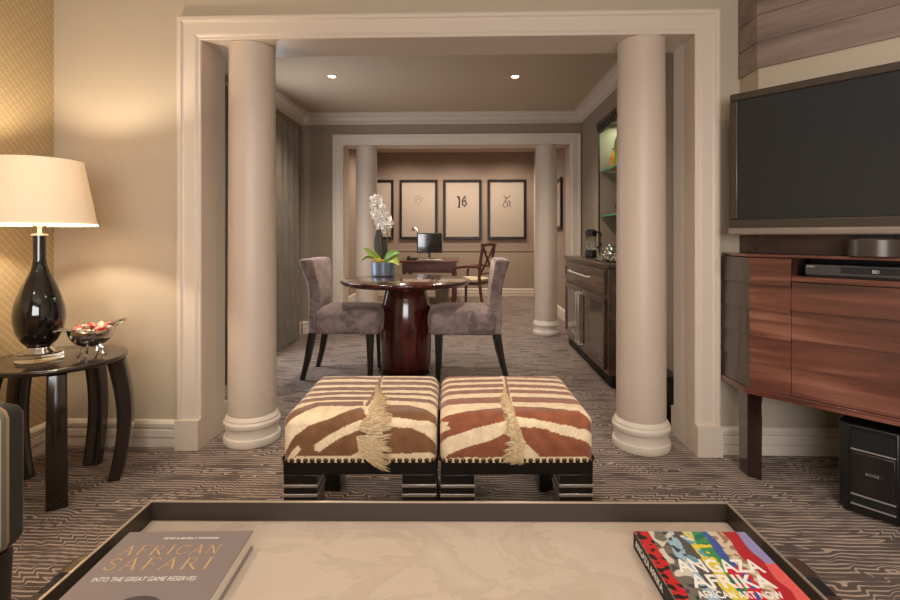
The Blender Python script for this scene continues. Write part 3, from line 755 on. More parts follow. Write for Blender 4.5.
Z2 = [('b', band([(20, 78), (300, 72)], 5)), ('b', band([(20, 98), (310, 94)], 6)), ('b', band([(20, 121), (315, 117)], 7)), ('b', band([(20, 147), (320, 140)], 8)), ('b', band([(20, 184), (325, 178)], 12)),
      ('b', [(10, 240), (120, 226), (230, 215), (310, 210), (345, 245), (300, 265), (200, 290), (110, 320), (10, 350)]), ('w', [(45, 248), (80, 262), (70, 280), (92, 296), (50, 300), (30, 270)]),
      ('b', [(70, 408), (150, 375), (260, 345), (335, 305), (360, 400), (340, 418), (70, 418)]),
      ('b', band([(322, 74), (620, 82)], 5)), ('b', band([(328, 94), (640, 101)], 6)), ('b', band([(332, 117), (650, 126)], 7)), ('b', band([(340, 141), (670, 150)], 7)), ('b', band([(350, 176), (680, 184)], 11)),
      ('b', [(355, 205), (500, 210), (640, 222), (700, 262), (720, 305), (690, 305), (560, 276), (450, 250), (365, 235)]),
      ('b', [(375, 290), (470, 290), (600, 330), (720, 372), (720, 415), (470, 415), (400, 345)]),
      ('b', [(316, 66), (326, 66), (350, 210), (335, 210)])]
def tuft(cx, org, sc, specs, n, seed):
    R = random.Random(seed); m = MB()
    for roots, tips, bulge in specs:
        for i in range(n):
            cl = R.randrange(15); f = min(1, max(0, (cl+.5)/15+R.gauss(0, .02))); g = min(1, max(0, (cl+.5)/15+.03*sin(cl*5.1)+R.gauss(0, .013)))
            def lerp(pl, f):
                k = f*(len(pl)-1); i0 = min(int(k), len(pl)-2); a = k-i0
                return (pl[i0][0]*(1-a)+pl[i0+1][0]*a, pl[i0][1]*(1-a)+pl[i0+1][1]*a)
            a = lerp(roots, f); b = lerp(tips, g)
            s = R.uniform(.8, 1.0)*(1+.13*sin(cl*2.7+seed)); j0 = R.uniform(0, .22)
            a2 = (a[0]+(b[0]-a[0])*j0, a[1]+(b[1]-a[1])*j0); b2 = (a[0]+(b[0]-a[0])*s+R.uniform(-6, 6), a[1]+(b[1]-a[1])*s+R.uniform(-6, 6))
            pts = []; wob = R.uniform(-8, 8)
            for k in range(6):
                q = k/5; x = a2[0]+(b2[0]-a2[0])*q+wob*sin(pi*q)*.5; y = a2[1]+(b2[1]-a2[1])*q+wob*sin(pi*q)
                u, w = t2l(org[0]+x/sc, org[1]+y/sc, cx)
                lift = .003+bulge*sin(pi*min(1, q*.85+.05))*R.uniform(.6, 1.1)
                pts.append(surf(u, max(w, -.06), lift) if w > -.05 else (u, -OD/2-.006, OZ0+w))
            m.tube([(a_, b_, c_) for a_, b_, c_ in pts], [.0019, .0022, .0022, .002, .0015, .0006], 4)
    return m
def ottoman(label, cx, shapes, org, brown, hair, seed, grp):
    wx, wy = cw(cx, ZF+OD/2)
    t = thing('ottoman', label, 'ottoman', (wx, wy, 0), YAW+radians(.3), grp)
    sc = 4.285
    P = [(k, [t2l(org[0]+x/sc, org[1]+y/sc, cx) for x, y in pl]) for k, pl in shapes]
    BB = [(min(p[0] for p in pl), max(p[0] for p in pl), min(p[1] for p in pl), max(p[1] for p in pl)) for _, pl in P]
    N = 150; nz = 46; vs = []; fs = []; idx = {}
    hx, hy = OW/2-.002, OD/2; r = ORAD
    def vert(x, y, z):
        q = Vector((max(-hx+r, min(hx-r, x)), max(-hy+r, min(hy-r, y)), min(OTOP-r, z)))
        d = Vector((x, y, z))-q
        p = q+d.normalized()*r if d.length > 1e-6 else Vector((x, y, z))
        if d.length <= 1e-6: p = q
        # soft crown on top and belly on the sides
        f = max(0, (p.z-OTOP+r)/r)*(1-(abs(p.x)/hx)**4)*(1-(abs(p.y)/hy)**4); p.z += .008*f
        key = (round(x, 5), round(y, 5), round(z, 5))
        if key not in idx: idx[key] = len(vs); vs.append(tuple(p))
        return idx[key]
    def face(fn, nu, nv):
        g = [[vert(*fn(i/nu, j/nv)) for j in range(nv+1)] for i in range(nu+1)]
        for i in range(nu):
            for j in range(nv): fs.append((g[i][j], g[i+1][j], g[i+1][j+1], g[i][j+1]))
    L = lambda a, b, t: a+(b-a)*t
    face(lambda a, b: (L(-hx, hx, a), L(-hy, hy, b), OTOP), N, N)
    face(lambda a, b: (L(-hx, hx, a), -hy, L(OZ0, OTOP, b)), N, nz); face(lambda a, b: (L(-hx, hx, a), hy, L(OZ0, OTOP, b)), N, nz)
    face(lambda a, b: (-hx, L(-hy, hy, a), L(OZ0, OTOP, b)), N, nz); face(lambda a, b: (hx, L(-hy, hy, a), L(OZ0, OTOP, b)), N, nz)
    m = MB(); m.v = vs; m.f = fs
    o = m.build('cushion', 'zebra_hide', t, ang=80)
    ca = o.data.color_attributes.new('Col', 'FLOAT_COLOR', 'POINT')
    br, cr = srgb(*brown), srgb(244, 218, 178)
    data = []
    for v in o.data.vertices:
        x, y, z = v.co
        nz_ = mnoise.noise(Vector((x*38, y*38, z*38)))*.0045+mnoise.noise(Vector((x*130, y*130, z*130)))*.002
        p = (x+nz_, (min(z, OTOP)-OZ0)+(y+OD/2)+nz_*.8); c = cr
        for (k, pl), bb in zip(P, BB):
            if bb[0] <= p[0] <= bb[1] and bb[2] <= p[1] <= bb[3] and inpoly(p, pl): c = br if k == 'b' else cr
        q = 1+(.34 if c is br else .14)*mnoise.noise(Vector((x*25, y*25+seed, z*25)))
        data += [c[0]*q, c[1]*q, c[2]*q, 1]
    ca.data.foreach_set('color', data)
    m = MB(); a, b = OW/2-.006, OD/2-.004
    m.box(-a, a, -b, -b+.03, .282, OZ0-.001).box(-a, a, b-.03, b, .282, OZ0-.001).box(-a, -a+.03, -b+.03, b-.03, .282, OZ0-.001).box(a-.03, a, -b+.03, b-.03, .282, OZ0-.001)
    m.box(-a+.03, a-.03, -b+.03, b-.03, OZ0-.012, OZ0-.001)
    m.build('apron', 'ebony', t)
    for sx in (-1, 1):
        for sy in (-1, 1):
            x0, y0 = sx*a, sy*b; w = .128
            xa, xb = sorted((x0, x0-sx*w)); ya, yb = sorted((y0, y0-sy*w))
            lg = MB().box(xa, xb, ya, yb, .001, .2815).build('leg', 'ebony', t, bevel=.003)
            st = MB()
            for zz in (.238, .202):
                MB().box(xa-.003, xb+.003, ya-.003, yb+.003, zz-.006, zz+.006).build('metal_band', 'silver_band', lg, bevel=.002)
    nail = MB().ell((0, 0, 0), (.0095, .006, .0095), 10, 6)
    first = None
    spots = []
    for i in range(23):
        x = -OW/2+.014+(OW-.028)*i/22; spots += [(x, -OD/2-.001, 0), (x, OD/2+.001, 0)]
        y = -OD/2+.02+(OD-.04)*i/22; spots += [(-OW/2+.001, y, pi/2), (OW/2-.001, y, pi/2)]
    for (x, y, a) in spots:
        if first is None:
            first = nail.build('nailhead', 'bronze_nail', t); o2 = first
        else:
            o2 = first.copy(); COL.objects.link(o2); o2.parent = t
        o2.location = (x, y, OZ0+.008); o2.rotation_euler = (0, 0, a)
    tuft(cx, org, sc, hair, 230, seed).build('mane', 'mane_hair', t)
    return t
OG = 'zebra hide ottomans behind the coffee table'
ottoman('brown zebra hide ottoman on the left of the pair, with the large spread mane tuft', -.3495, Z1, (270, 360), (128, 84, 50),
        [([(372, 300), (385, 270), (420, 215), (455, 150)], [(515, 300), (518, 250), (512, 180), (465, 110)], .016),
         ([(368, 325), (372, 360), (378, 392)], [(508, 312), (512, 400), (500, 486)], .016)], 11, OG)
ottoman('reddish zebra hide ottoman on the right of the pair, with the narrow mane tuft', .2565, Z2, (430, 360), (148, 82, 50),
        [([(385, 300), (368, 235), (345, 180), (325, 140)], [(345, 270), (305, 220), (298, 180), (320, 130)], .012),
         ([(402, 350), (385, 290)], [(325, 320), (330, 260)], .012), ([(408, 345), (400, 380), (395, 420)], [(325, 345), (310, 430), (390, 445)], .012)], 12, OG)

# ------------------------------------------------------------------ coffee table
wx, wy = cw(-.034, .875)
ct = thing('coffee_table', 'large low coffee table with taupe tray rim and cream stone top', 'coffee table', (wx, wy, 0), YAW-radians(.3))
X, Yn, Yf, ZR, ZT = .782, -.5, .483, .48, .428
w = .0045
m = MB()
m.box(-X, X, Yf-w, Yf, .40, ZR-.003).box(-X, X, Yn, Yn+w, .40, ZR-.003).box(-X, -X+w, Yn+w, Yf-w, .40, ZR-.003).box(X-w, X, Yn+w, Yf-w, .40, ZR-.003)
rim = m.build('tray_rim', 'tray_metal', ct)
m = MB(); e2 = .0005
m.box(-X-e2, X+e2, Yf-w-e2, Yf+e2, ZR-.003, ZR).box(-X-e2, X+e2, Yn-e2, Yn+w+e2, ZR-.003, ZR).box(-X-e2, -X+w+e2, Yn+w, Yf-w, ZR-.003, ZR).box(X-w-e2, X+e2, Yn+w, Yf-w, ZR-.003, ZR)
m.build('rim_edge', 'rim_edge', rim)
MB().box(-X+w+.001, X-w-.001, Yn+w+.001, Yf-w-.001, .405, ZT).build('stone_top', 'cream_stone', ct)
MB().box(-X+.02, X-.02, Yn+.02, Yf-.02, .35, .399).build('under_frame', 'black_matte', ct)
for sx in (-1, 1):
    xa, xb = sorted((sx*.74, sx*.91))
    rl_ = MB().box(xa, xb, Yn+.06, Yf-.10, .30, .392).build('side_rail', 'black_matte', ct, bevel=.012)
    for yy in (Yf-.17, Yf-.30, Yf-.43, Yf-.56):
        MB().loft([[(x, yy+dy, z) for x, z in ((xa-.006, .295), (xb+.006, .295), (xb+.006, .385), (xb-.015, .398), (xa+.015, .398), (xa-.006, .385))] for dy in (0, .06)]).build('metal_band', 'brushed_steel', rl_)
    for yy in (Yf-.2, Yn+.2):
        MB().box(xa+.01, xb-.01, yy-.05, yy+.05, .001, .299).build('leg', 'black_matte', ct, bevel=.006)

# books: local frame = camera-aligned
def book(name, label, xc, Z, wd, dp, z0, th, cover, rz=0):
    wx, wy = cw(xc, Z); t = thing(name, label, 'book', (wx, wy, z0), YAW+rz)
    m = MB().box(0, wd, -dp, 0, .001, .004).box(0, wd, -dp, 0, th-.003, th).box(0, .004, -dp, 0, .004, th-.003)
    m.build('cover', cover, t, bevel=.001)
    MB().box(.006, wd-.006, -dp+.005, -.005, .0045, th-.0035).build('pages', 'page_paper', t)
    return t
b1 = book('book', 'grey hardcover safari book at the left end of the coffee table', -.788, 1.230, .302, .40, ZT+.001, .043, 'book_grey', radians(1.2))
T1 = .0432
def tx(bk, body, x, y, wdt, hgt, mat, z, name='title', off=0):
    text_mesh(name, body, .03, mat, bk, (x, y, z), width=wdt, height=hgt, ext=.0003, off=off)
GL = {  # serif capitals: strokes (thin .05 / thick .13), y up, box 0..1
 'A': ([(0.04, 0), (.48, 1)], .05, [(.48, 1), (.94, 0)], .13, [(.2, .36), (.76, .36)], .05, [(-.08, 0), (.18, 0)], .04, [(.8, 0), (1.06, 0)], .04),
 'F': ([(.2, 0), (.2, 1)], .13, [(.05, 1), (.85, 1), (.85, .84)], .05, [(.2, .53), (.66, .53), (.66, .43)], .05, [(.04, 0), (.36, 0)], .04),
 'R': ([(.18, 0), (.18, 1)], .13, [(.03, 1), (.5, 1), (.72, .92), (.78, .76), (.7, .58), (.5, .5), (.18, .5)], .06, [(.45, .5), (1.02, 0)], .12, [(.02, 0), (.34, 0)], .04),
 'I': ([(.3, 0), (.3, 1)], .13, [(.14, 0), (.46, 0)], .04, [(.14, 1), (.46, 1)], .04),
 'C': ([(.95, .8), (.78, .95), (.5, 1), (.22, .88), (.08, .6), (.08, .38), (.22, .12), (.5, 0), (.8, .06), (.96, .22)], .08, [(.95, .8), (.95, .98)], .04),
 'N': ([(.12, 0), (.12, 1)], .05, [(.12, 1), (.9, 0)], .13, [(.9, 0), (.9, 1)], .05, [(-.02, 0), (.26, 0)], .04, [(.76, 1), (1.04, 1)], .04, [(-.02, 1), (.14, 1)], .04),
 'S': ([(.74, .8), (.62, .95), (.42, 1), (.2, .9), (.16, .72), (.3, .58), (.62, .44), (.74, .28), (.66, .08), (.42, 0), (.2, .06), (.1, .22)], .09, [(.74, .8), (.74, .96)], .04)}
def serif_word(bk, word, x, y, wdt, hgt, name):
    adv = {'I': .62, 'F': .98, 'S': .9}; tot = sum(adv.get(c, 1.12) for c in word)+.22*(len(word)-1); u = wdt/tot; cx = 0; q = MB()
    for c in word:
        g = GL[c]; sts = []
        for k in range(0, len(g), 2): sts.append(([((p[0]*.95+cx)*u/hgt, p[1]) for p in g[k]], g[k+1]*.85))
        strokes(q, sts, 0, hgt)
        cx += adv.get(c, 1.12)+.22
    q.v = [(a, c, b*.1) for a, b, c in q.v]
    return q.build(name, 'gold_print', bk, (x, y, T1))
serif_word(b1, 'AFRICAN', .030, -.090, .224, .034, 'title')
serif_word(b1, 'SAFARI', .024, -.142, .234, .040, 'title')
tx(b1, 'INTO THE GREAT GAME RESERVES', .028, -.178, .216, .013, 'white_print', T1, 'subtitle', off=-.0003)
tx(b1, 'PETER & BEVERLY PICKFORD', .10, -.032, .13, .006, 'white_print', T1, 'author_line')
m = MB(); rnd = random.Random(5)
pl_ = [(.165+.042*cos(a)*(1+.1*sin(3*a)), -.262+.045*sin(a)*(1+.12*cos(2*a))) for a in [2*pi*i/28 for i in range(28)]]
m.prism(pl_, T1-.0002, T1+.0003); m.build('cover_picture', 'grey_print', b1)
b2 = book('book', 'colourful patchwork art book at the right end of the coffee table', .455, 1.237, .272, .33, ZT+.001, .040, 'page_paper', radians(-.6))
# printed cover: colour per point
nu, nv = 170, 200; vs = []; fs = []; cols = []
wd, dp = .272, .33
PAL = [(.0, .12, (190, 30, 34)), (.12, .24, (112, 104, 92)), (.24, .33, (150, 182, 196)), (.33, .43, (84, 78, 76)), (.43, .50, (206, 196, 120)), (.50, .60, (58, 140, 78)), (.60, .66, (62, 84, 160)), (.66, .78, (206, 190, 164)), (.78, .92, (176, 40, 48)), (.92, 1.2, (146, 140, 186))]
for i in range(nu+1):
    for j in range(nv+1):
        x = wd*i/nu; y = -dp*j/nv; vs.append((x, y, .0405))
        f = x/wd+.05*mnoise.noise(Vector((x*18, y*18, 1)))+.12*y/dp*(-1 if x < .2 else 0)*.0
        u = f+.10*(-y/dp)*(-1)
        nA = mnoise.noise(Vector((x*60, y*60, 3))); nB = mnoise.noise(Vector((x*38, y*30, 9)))
        c = (120, 100, 90)
        for a, b, cc in PAL:
            if a <= f+.0 < b: c = cc
        if f < .12: c = (24, 14, 16) if nA > .12 else c
        elif .12 <= f < .33: c = (206, 196, 180) if nB > .25 else ((60, 62, 66) if nA < -.2 else c)
        elif .33 <= f < .5 and nB > .15: c = (226, 214, 206) if nA > 0 else (96, 150, 170)
        elif .43 <= f < .6 and nA > .25: c = (226, 200, 60)
        elif .5 <= f < .62 and nB < -.15: c = (22, 110, 90)
        elif .66 <= f < .78 and nA > .1: c = (150, 118, 90)
        if -y > .13 and .55 < f < .68: c = (200, 36, 50) if nA > -.1 else c
        if -y > .10 and .42 < f < .52: c = (220, 196, 70)
        if -y > .12 and f > .9: c = (222, 96, 92)
        if -y > .2 and f < .12 and nB > 0: c = (90, 84, 130)
        s = srgb(*c); cols += [s[0], s[1], s[2], 1]
for i in range(nu):
    for j in range(nv): a = i*(nv+1)+j; fs.append((a, a+1, a+nv+2, a+nv+1))
m = MB(); m.v = vs; m.f = fs; o = m.build('cover_print', 'printed_cover', b2); o.data.color_attributes.new('Col', 'FLOAT_COLOR', 'POINT').data.foreach_set('color', cols)
if o.data.polygons[0].normal.z < 0: o.data.flip_normals()
tx(b2, 'ANGAZA', .048, -.150, .186, .044, 'white_print', .0408, off=.0006)
tx(b2, 'AFRIKA', .056, -.198, .172, .041, 'white_print', .0408, off=.0006)
tx(b2, 'AFRICAN ART NOW', .052, -.228, .172, .020, 'white_print', .0408, 'subtitle', off=.0005)
MB().box(-.0012, -.0002, -dp, 0, .001, .0395).build('spine', 'black_matte', b2)
text_mesh('spine_title', 'ANGAZA AFRIKA', .02, 'white_print', b2, (-.0014, -.015, .012), rot=(radians(90), 0, radians(-90)), width=.16, height=.017)

# ------------------------------------------------------------------ side table, lamp, bowl
sx_, sy_ = cw(-1.88, 2.40); ZS = .62
st = thing('side_table', 'round black lacquer side table with five curved legs under the lamp', 'side table', (sx_, sy_, 0))
MB().lathe([(.02, ZS-.028), (.265, ZS-.028), (.281, ZS-.02), (.285, ZS-.01), (.281, ZS-.002), (.274, ZS), (.02, ZS)], seg=80).build('tabletop', 'table_lacquer', st, ang=50)
for k in range(5):
    a = radians(-53+72*k)+YAW
    rings = []
    for f in [i/12 for i in range(13)]:
        z = .002+(ZS-.031)*f
        R = .236+.046*sin(pi*min(1, f*.95))-.004*f
        hw = .040-.004*f; hd = .026+.012*f
        c_, s_ = cos(a), sin(a)
        rings.append([(x*c_-y*s_+R*c_, x*s_+y*c_+R*s_, zz) for x, y, zz in rr(hd, hw, .01, z, 3)])
    MB().loft(rings).build('leg', 'table_lacquer', st, ang=50)
lx, ly = cw(-1.925, 2.345)
lm = thing('table_lamp', 'black glass bottle shaped lamp with a wide cream shade', 'lamp', (lx, ly, ZS+.006))
MB().lathe([(.088, -.005), (.092, -.002), (.092, .030), (.088, .033), (.01, .033)], seg=48).build('acrylic_base', 'acrylic', lm)
MB().lathe([(.062, .0335), (.06, .04), (.05, .05), (.048, .058)], seg=40).build('chrome_foot', 'chrome', lm)
MB().lathe([(.046, .058), (.07, .085), (.092, .13), (.1, .18), (.101, .21), (.097, .25), (.085, .295), (.066, .345), (.044, .395), (.031, .435), (.026, .47), (.025, .575)], seg=64).build('lamp_body', 'black_glass', lm, ang=60)
m = MB().lathe([(.03, .575), (.032, .577), (.032, .584), (.01, .585), (.008, .60), (.008, .625)], seg=32)
m.tube([(-.035, 0, .635), (-.03, 0, .622), (.03, 0, .622), (.035, 0, .635)], .005); m.build('socket_fitting', 'lamp_metal', lm)
m = MB().lathe([(.224, .625), (.170, .928), (.1685, .928), (.2225, .625)], seg=72, cap=False); m.f += [tuple([i, (i+1) % 72, 216+(i+1) % 72, 216+i]) for i in range(72)]
shd = m.build('lamp_shade', 'shade_fabric', lm, ang=60)
MB().lathe([(.2255, .622), (.2245, .629), (.2215, .629), (.2215, .622), (.2255, .622)], seg=72, cap=False).build('lower_trim', 'bulb_glow', shd)
bulb = MB().ell((0, 0, .74), (.03, .03, .042), 16, 10).build('bulb', 'bulb_glow', lm)
pl2 = bpy.data.lights.new('bulb_light', 'POINT'); pl2.energy = 30; pl2.color = (1, .84, .64); pl2.shadow_soft_size = .035
po = bpy.data.objects.new('bulb_light', pl2); COL.objects.link(po); po.parent = lm; po.location = (0, 0, .80)
bx_, by_ = cw((92-450)/F*2.43, 2.43)
bw = thing('bowl', 'footed silver bowl of wrapped sweets beside the lamp', 'bowl', (bx_, by_, ZS+.001), radians(57))
prof = []
rings = []
for k in range(11):
    f = k/10; z = .045+.075*f**1.6; r = .018+.07*sin(pi/2*min(1, f*1.02))
    rings.append([(r*1.15*cos(2*pi*i/48), r*.95*sin(2*pi*i/48), z+(r*1.15*cos(2*pi*i/48)/.1)**2*.018*f+.005*f*cos(2*pi*i/48)) for i in range(48)])
for k in range(10, -1, -1):
    f = k/10; z = .047+.075*f**1.6+.001; r = .016+.068*sin(pi/2*min(1, f*1.02))
    rings.append([(r*1.14*cos(2*pi*i/48), r*.94*sin(2*pi*i/48), z+(r*1.14*cos(2*pi*i/48)/.1)**2*.018*f+.005*f*cos(2*pi*i/48)) for i in range(48)])
MB().loft(rings).build('basin', 'chrome', bw, ang=50)
for s in (-1, 1):
    MB().tube([(s*.095, -.03, .135), (s*.125, -.022, .146+.004*s), (s*.15, 0, .147+.01*s), (s*.125, .022, .146+.004*s), (s*.095, .03, .135)], [.006, .005, .007, .005, .006]).build('handle', 'chrome', bw)
for k in range(4):
    a = pi/4+k*pi/2
    MB().tube([(.03*cos(a), .03*sin(a), .052), (.05*cos(a), .05*sin(a), .035), (.044*cos(a), .044*sin(a), .014), (.058*cos(a), .058*sin(a), .005), (.068*cos(a), .068*sin(a), .012)], [.007, .006, .005, .005, .004]).build('foot', 'chrome', bw)
sweets = {}
R = random.Random(21)
def sweet(mat):
    m = MB().ell((0, 0, 0), (.013, .008, .008), 10, 6)
    for s in (-1, 1):
        m.loft([[(s*.012, .002*cos(a), .002*sin(a)) for a in (0, 1.57, 3.14, 4.71)], [(s*.024, .009*cos(a), .003*sin(a)) for a in (0, 1.57, 3.14, 4.71)]])
    return m.build('wrapped_sweet', mat, ang=60)
SL = {'candy_red': 'red wrapped sweet in the silver bowl', 'candy_pink': 'pink wrapped sweet in the silver bowl', 'candy_pale': 'pale cream wrapped sweet in the silver bowl'}
for k in range(30):
    mt_ = ['candy_pale', 'candy_red', 'candy_pale', 'candy_pink', 'candy_pink'][k % 5]
    if mt_ in sweets: o = sweets[mt_].copy(); COL.objects.link(o)
    else: o = sweets[mt_] = sweet(mt_)
    a = R.random()*2*pi; r = .066*sqrt(R.random()); lz = .115+.018*(1-(r/.066)**2)+(.012 if k % 3 else 0)+.010*cos(a)**2*(r/.066)
    lxx, lyy = 1.15*r*cos(a), .9*r*sin(a); A = bw.rotation_euler.z
    o.location = (bx_+lxx*cos(A)-lyy*sin(A), by_+lxx*sin(A)+lyy*cos(A), ZS+lz)
    o.rotation_euler = (R.uniform(-.6, .6), R.uniform(-.6, .6), R.random()*pi)
    tag(o, SL[mt_], 'sweet', SL[mt_].replace('sweet', 'sweets'))

# striped armchair at the left edge
ax, ay = cw(-1.668, 1.125)
ac = thing('armchair', 'striped velvet armchair with dark wooden legs at the left edge', 'armchair', (ax, ay, 0), YAW)
def pad(name, x0, x1, y0, y1, z0, z1, r=.04):
    cx, cy, hx, hy = (x0+x1)/2, (y0+y1)/2, (x1-x0)/2, (y1-y0)/2
    rings = [rr(hx-.01, hy-.01, r, z0, 5, cx, cy), rr(hx, hy, r, z0+.02, 5, cx, cy), rr(hx, hy, r, z1-.035, 5, cx, cy), rr(hx-.008, hy-.008, r, z1-.015, 5, cx, cy), rr(hx-.03, hy-.03, r*.8, z1, 5, cx, cy)]
    return MB().loft(rings).build(name, 'striped_velvet', ac, ang=60)
pad('armrest', -.38, .40, .235, .375, .30, .712, .022)
pad('armrest', -.38, .40, -.375, -.235, .30, .712, .022)
pad('seat', -.30, .385, -.233, .233, .285, .46)
pad('backrest', -.44, -.302, -.375, .375, .30, .95)
for sx in (-1, 1):
    for sy in (-1, 1):
        MB().loft([[(x+sx*.35, y+sy*.33, z) for x, y, z in rr(.02, .02, .005, .001, 2)], [(x+sx*.345, y+sy*.32, z) for x, y, z in rr(.034, .034, .005, .284, 2)]]).build('leg', 'ebony', ac)

# ------------------------------------------------------------------ corner cabinet, wall cladding, television
P0 = Vector((1.405, 2.540)); AD = radians(-47.8)
Dv = Vector((cos(AD), sin(AD))); Bv = Vector((-sin(AD), cos(AD)))
def loc2(s, y): p = P0+Dv*s+Bv*y; return (p.x, p.y)
def tolocal(x, y): d = Vector((x, y))-P0; return (d.dot(Dv), d.dot(Bv))
W = 1.15
wl = YW-.005; wr = XR-.005
PA = tolocal(P0.x, wl); P1 = loc2(W, 0); PB = tolocal(wr, P1[1]); PC = tolocal(wr, wl)
fp = [(0, 0), (W, 0), PB, PC, PA]
def offs(poly, o, which=(0, 1, 4)):
    """push the front (edge 0-1) and the two short sides (1-2, 4-0) outward by o"""
    n = len(poly); lines = []
    for i in range(n):
        a, b = Vector(poly[i]), Vector(poly[(i+1) % n]); d = (b-a).normalized(); nrm = Vector((d.y, -d.x))
        k = o if i in which else 0; lines.append((a+nrm*k, d))
    out = []
    for i in range(n):
        p, d = lines[i-1]; q, e = lines[i]; den = d.x*e.y-d.y*e.x
        t = ((q.x-p.x)*e.y-(q.y-p.y)*e.x)/den; out.append(tuple(p+d*t))
    return out
cb = thing('tv_cabinet', 'large glossy mahogany corner cabinet with overlapping plank fronts below the television', 'cabinet', (P0.x, P0.y, 0), AD)
Z0c, Z1c = .43, 1.11
S1, S2, SD = .188, W-.188, .35
# side blocks (overlapping courses), left and right
def offs2(poly, oo):
    n = len(poly); lines = []; out = []
    for i in range(n):
        a, b = Vector(poly[i]), Vector(poly[(i+1) % n]); d = (b-a).normalized(); lines.append((a+Vector((d.y, -d.x))*oo[i], d))
    for i in range(n):
        p, d = lines[i-1]; q, e = lines[i]; den = d.x*e.y-d.y*e.x
        t = ((q.x-p.x)*e.y-(q.y-p.y)*e.x)/den; out.append(tuple(p+d*t))
    return out
def courses(m, side):
    hh = (Z1c-.016-Z0c-.02)/5
    for k in range(5):
        z0 = Z0c+.02+hh*k; z1 = z0+hh-.002; pp = []
        for o, q_ in ((.013, .008), (.001, .001)):
            A = offs2(fp, [o, q_, 0, 0, q_]); I = offs2(fp, [o, q_, 0, 0, -.003]); J = offs2(fp, [o, -.003, 0, 0, q_])
            if side == 'E': pp.append([A[4], A[0], I[0], I[4]])
            elif side == 'L': pp.append([(I[0][0]+.0005, I[0][1]), (S1, -o), (S1, .10), (I[4][0]+.02, I[4][1]), (I[4][0]+.0005, I[4][1])])
            elif side == 'F': pp.append([A[1], A[2], J[2], J[1]])
            else: pp.append([(S2, -o), (J[1][0]-.0005, J[1][1]), (J[2][0]-.0005, J[2][1]), (J[2][0]-.02, J[2][1]), (S2, .10)])
        m.prism(pp[0], z0, z1, pp[1])
for sd, nm, mm_ in (('L', 'front_panel', 'mahogany'), ('R', 'front_panel', 'mahogany'), ('E', 'end_panel', 'side_wood'), ('F', 'end_panel', 'side_wood')):
    m = MB(); courses(m, sd); m.build(nm, mm_, cb, ang=20)
MB().prism(offs(fp, .0), Z1c-.014, Z1c).build('cabinet_top', 'mahogany', cb, bevel=.003)
MB().prism(offs(fp, .016), Z0c-.012, Z0c+.018).build('bottom_rail', 'mahogany', cb, bevel=.003)
ZD = .983
MB().box(S1+.001, S2-.001, -.002, .30, ZD+.004, 1.011).build('shelf', 'mahogany', cb)
MB().box(S1+.001, S2-.001, .30, .31, Z0c+.02, Z1c-.015).build('back_panel', 'black_matte', cb)
for a, b in ((S1+.003, W/2-.002), (W/2+.002, S2-.003)):
    m = MB(); hh = (ZD-.45)/4
    for k in range(4):
        z0 = .452+hh*k
        m.prism([(a, -.014), (b, -.014), (b, .02), (a, .02)], z0, z0+hh-.002, [(a, -.003), (b, -.003), (b, .02), (a, .02)])
    m.build('door', 'mahogany', cb, ang=20)
pA = Vector(PA); dS = pA.normalized(); 
def leg(p0, d1, d2, w1=.068, w2=.085):
    p0, d1, d2 = Vector(p0), Vector(d1), Vector(d2)
    q = [p0, p0+d1*w1, p0+d1*w1+d2*w2, p0+d2*w2]; c = sum(q, Vector((0, 0)))/4
    lo = [tuple(c+(v-c)*.93) for v in q]
    MB().prism(lo, .001, Z0c-.013, [tuple(v) for v in q]).build('leg', 'dark_gloss_wood', cb, bevel=.003)
leg((.0, .0), (1, 0), dS); dR = (Vector(PB)-Vector((W, 0))).normalized(); leg((W, 0), (-1, 0), dR)
leg(Vector(PC)*.97, (Vector(PB)-Vector(PC)).normalized(), (Vector(PA)-Vector(PC)).normalized())
# corner boxing above the cabinet, cream wall colour with wood cladding
Q = [tolocal(1.507, 2.624)]
q0 = Vector(tolocal(1.507, 2.624)); qa = tolocal(1.507, wl+.004); q1 = (W-q0.x*1.0-.006, q0.y)
q1w = P0+Dv*q1[0]+Bv*q1[1]; qb = tolocal(wr+.004, q1w.y); qc = tolocal(wr+.004, wl+.004)
fq = [tuple(q0), q1, qb, qc, qa]
def corner(name, mat, z0, z1, o=0.0, kind=None):
    ob = MB().prism(offs(fq, o), z0, z1).build(name, mat, None, (P0.x, P0.y, 0), kind=kind); ob.rotation_euler = (0, 0, AD); return ob
corner('wall_corner', 'paint_wall', 1.305, CM-.001, kind=S)
ob = corner('backboard', 'umber_wood', Z1c+.001, 1.304, .002); tag(ob, 'dark wooden backboard on top of the cabinet under the television', 'backboard')
wc = thing('wood_cladding', 'weathered brown plank cladding wrapping the corner above the television', 'cladding', (P0.x, P0.y, 0), AD)
zz = [2.058, 2.195, 2.332, 2.469, 2.606, CM-.002]
for a, b in zip(zz[:-1], zz[1:]):
    outer = offs(fq, .010); inner = offs(fq, .001)
    poly = [outer[4], outer[0], outer[1], outer[2], inner[2], inner[1], inner[0], inner[4]]
    MB().prism(poly, a+.003, b).build('plank', 'grey_wood', wc, bevel=.003)

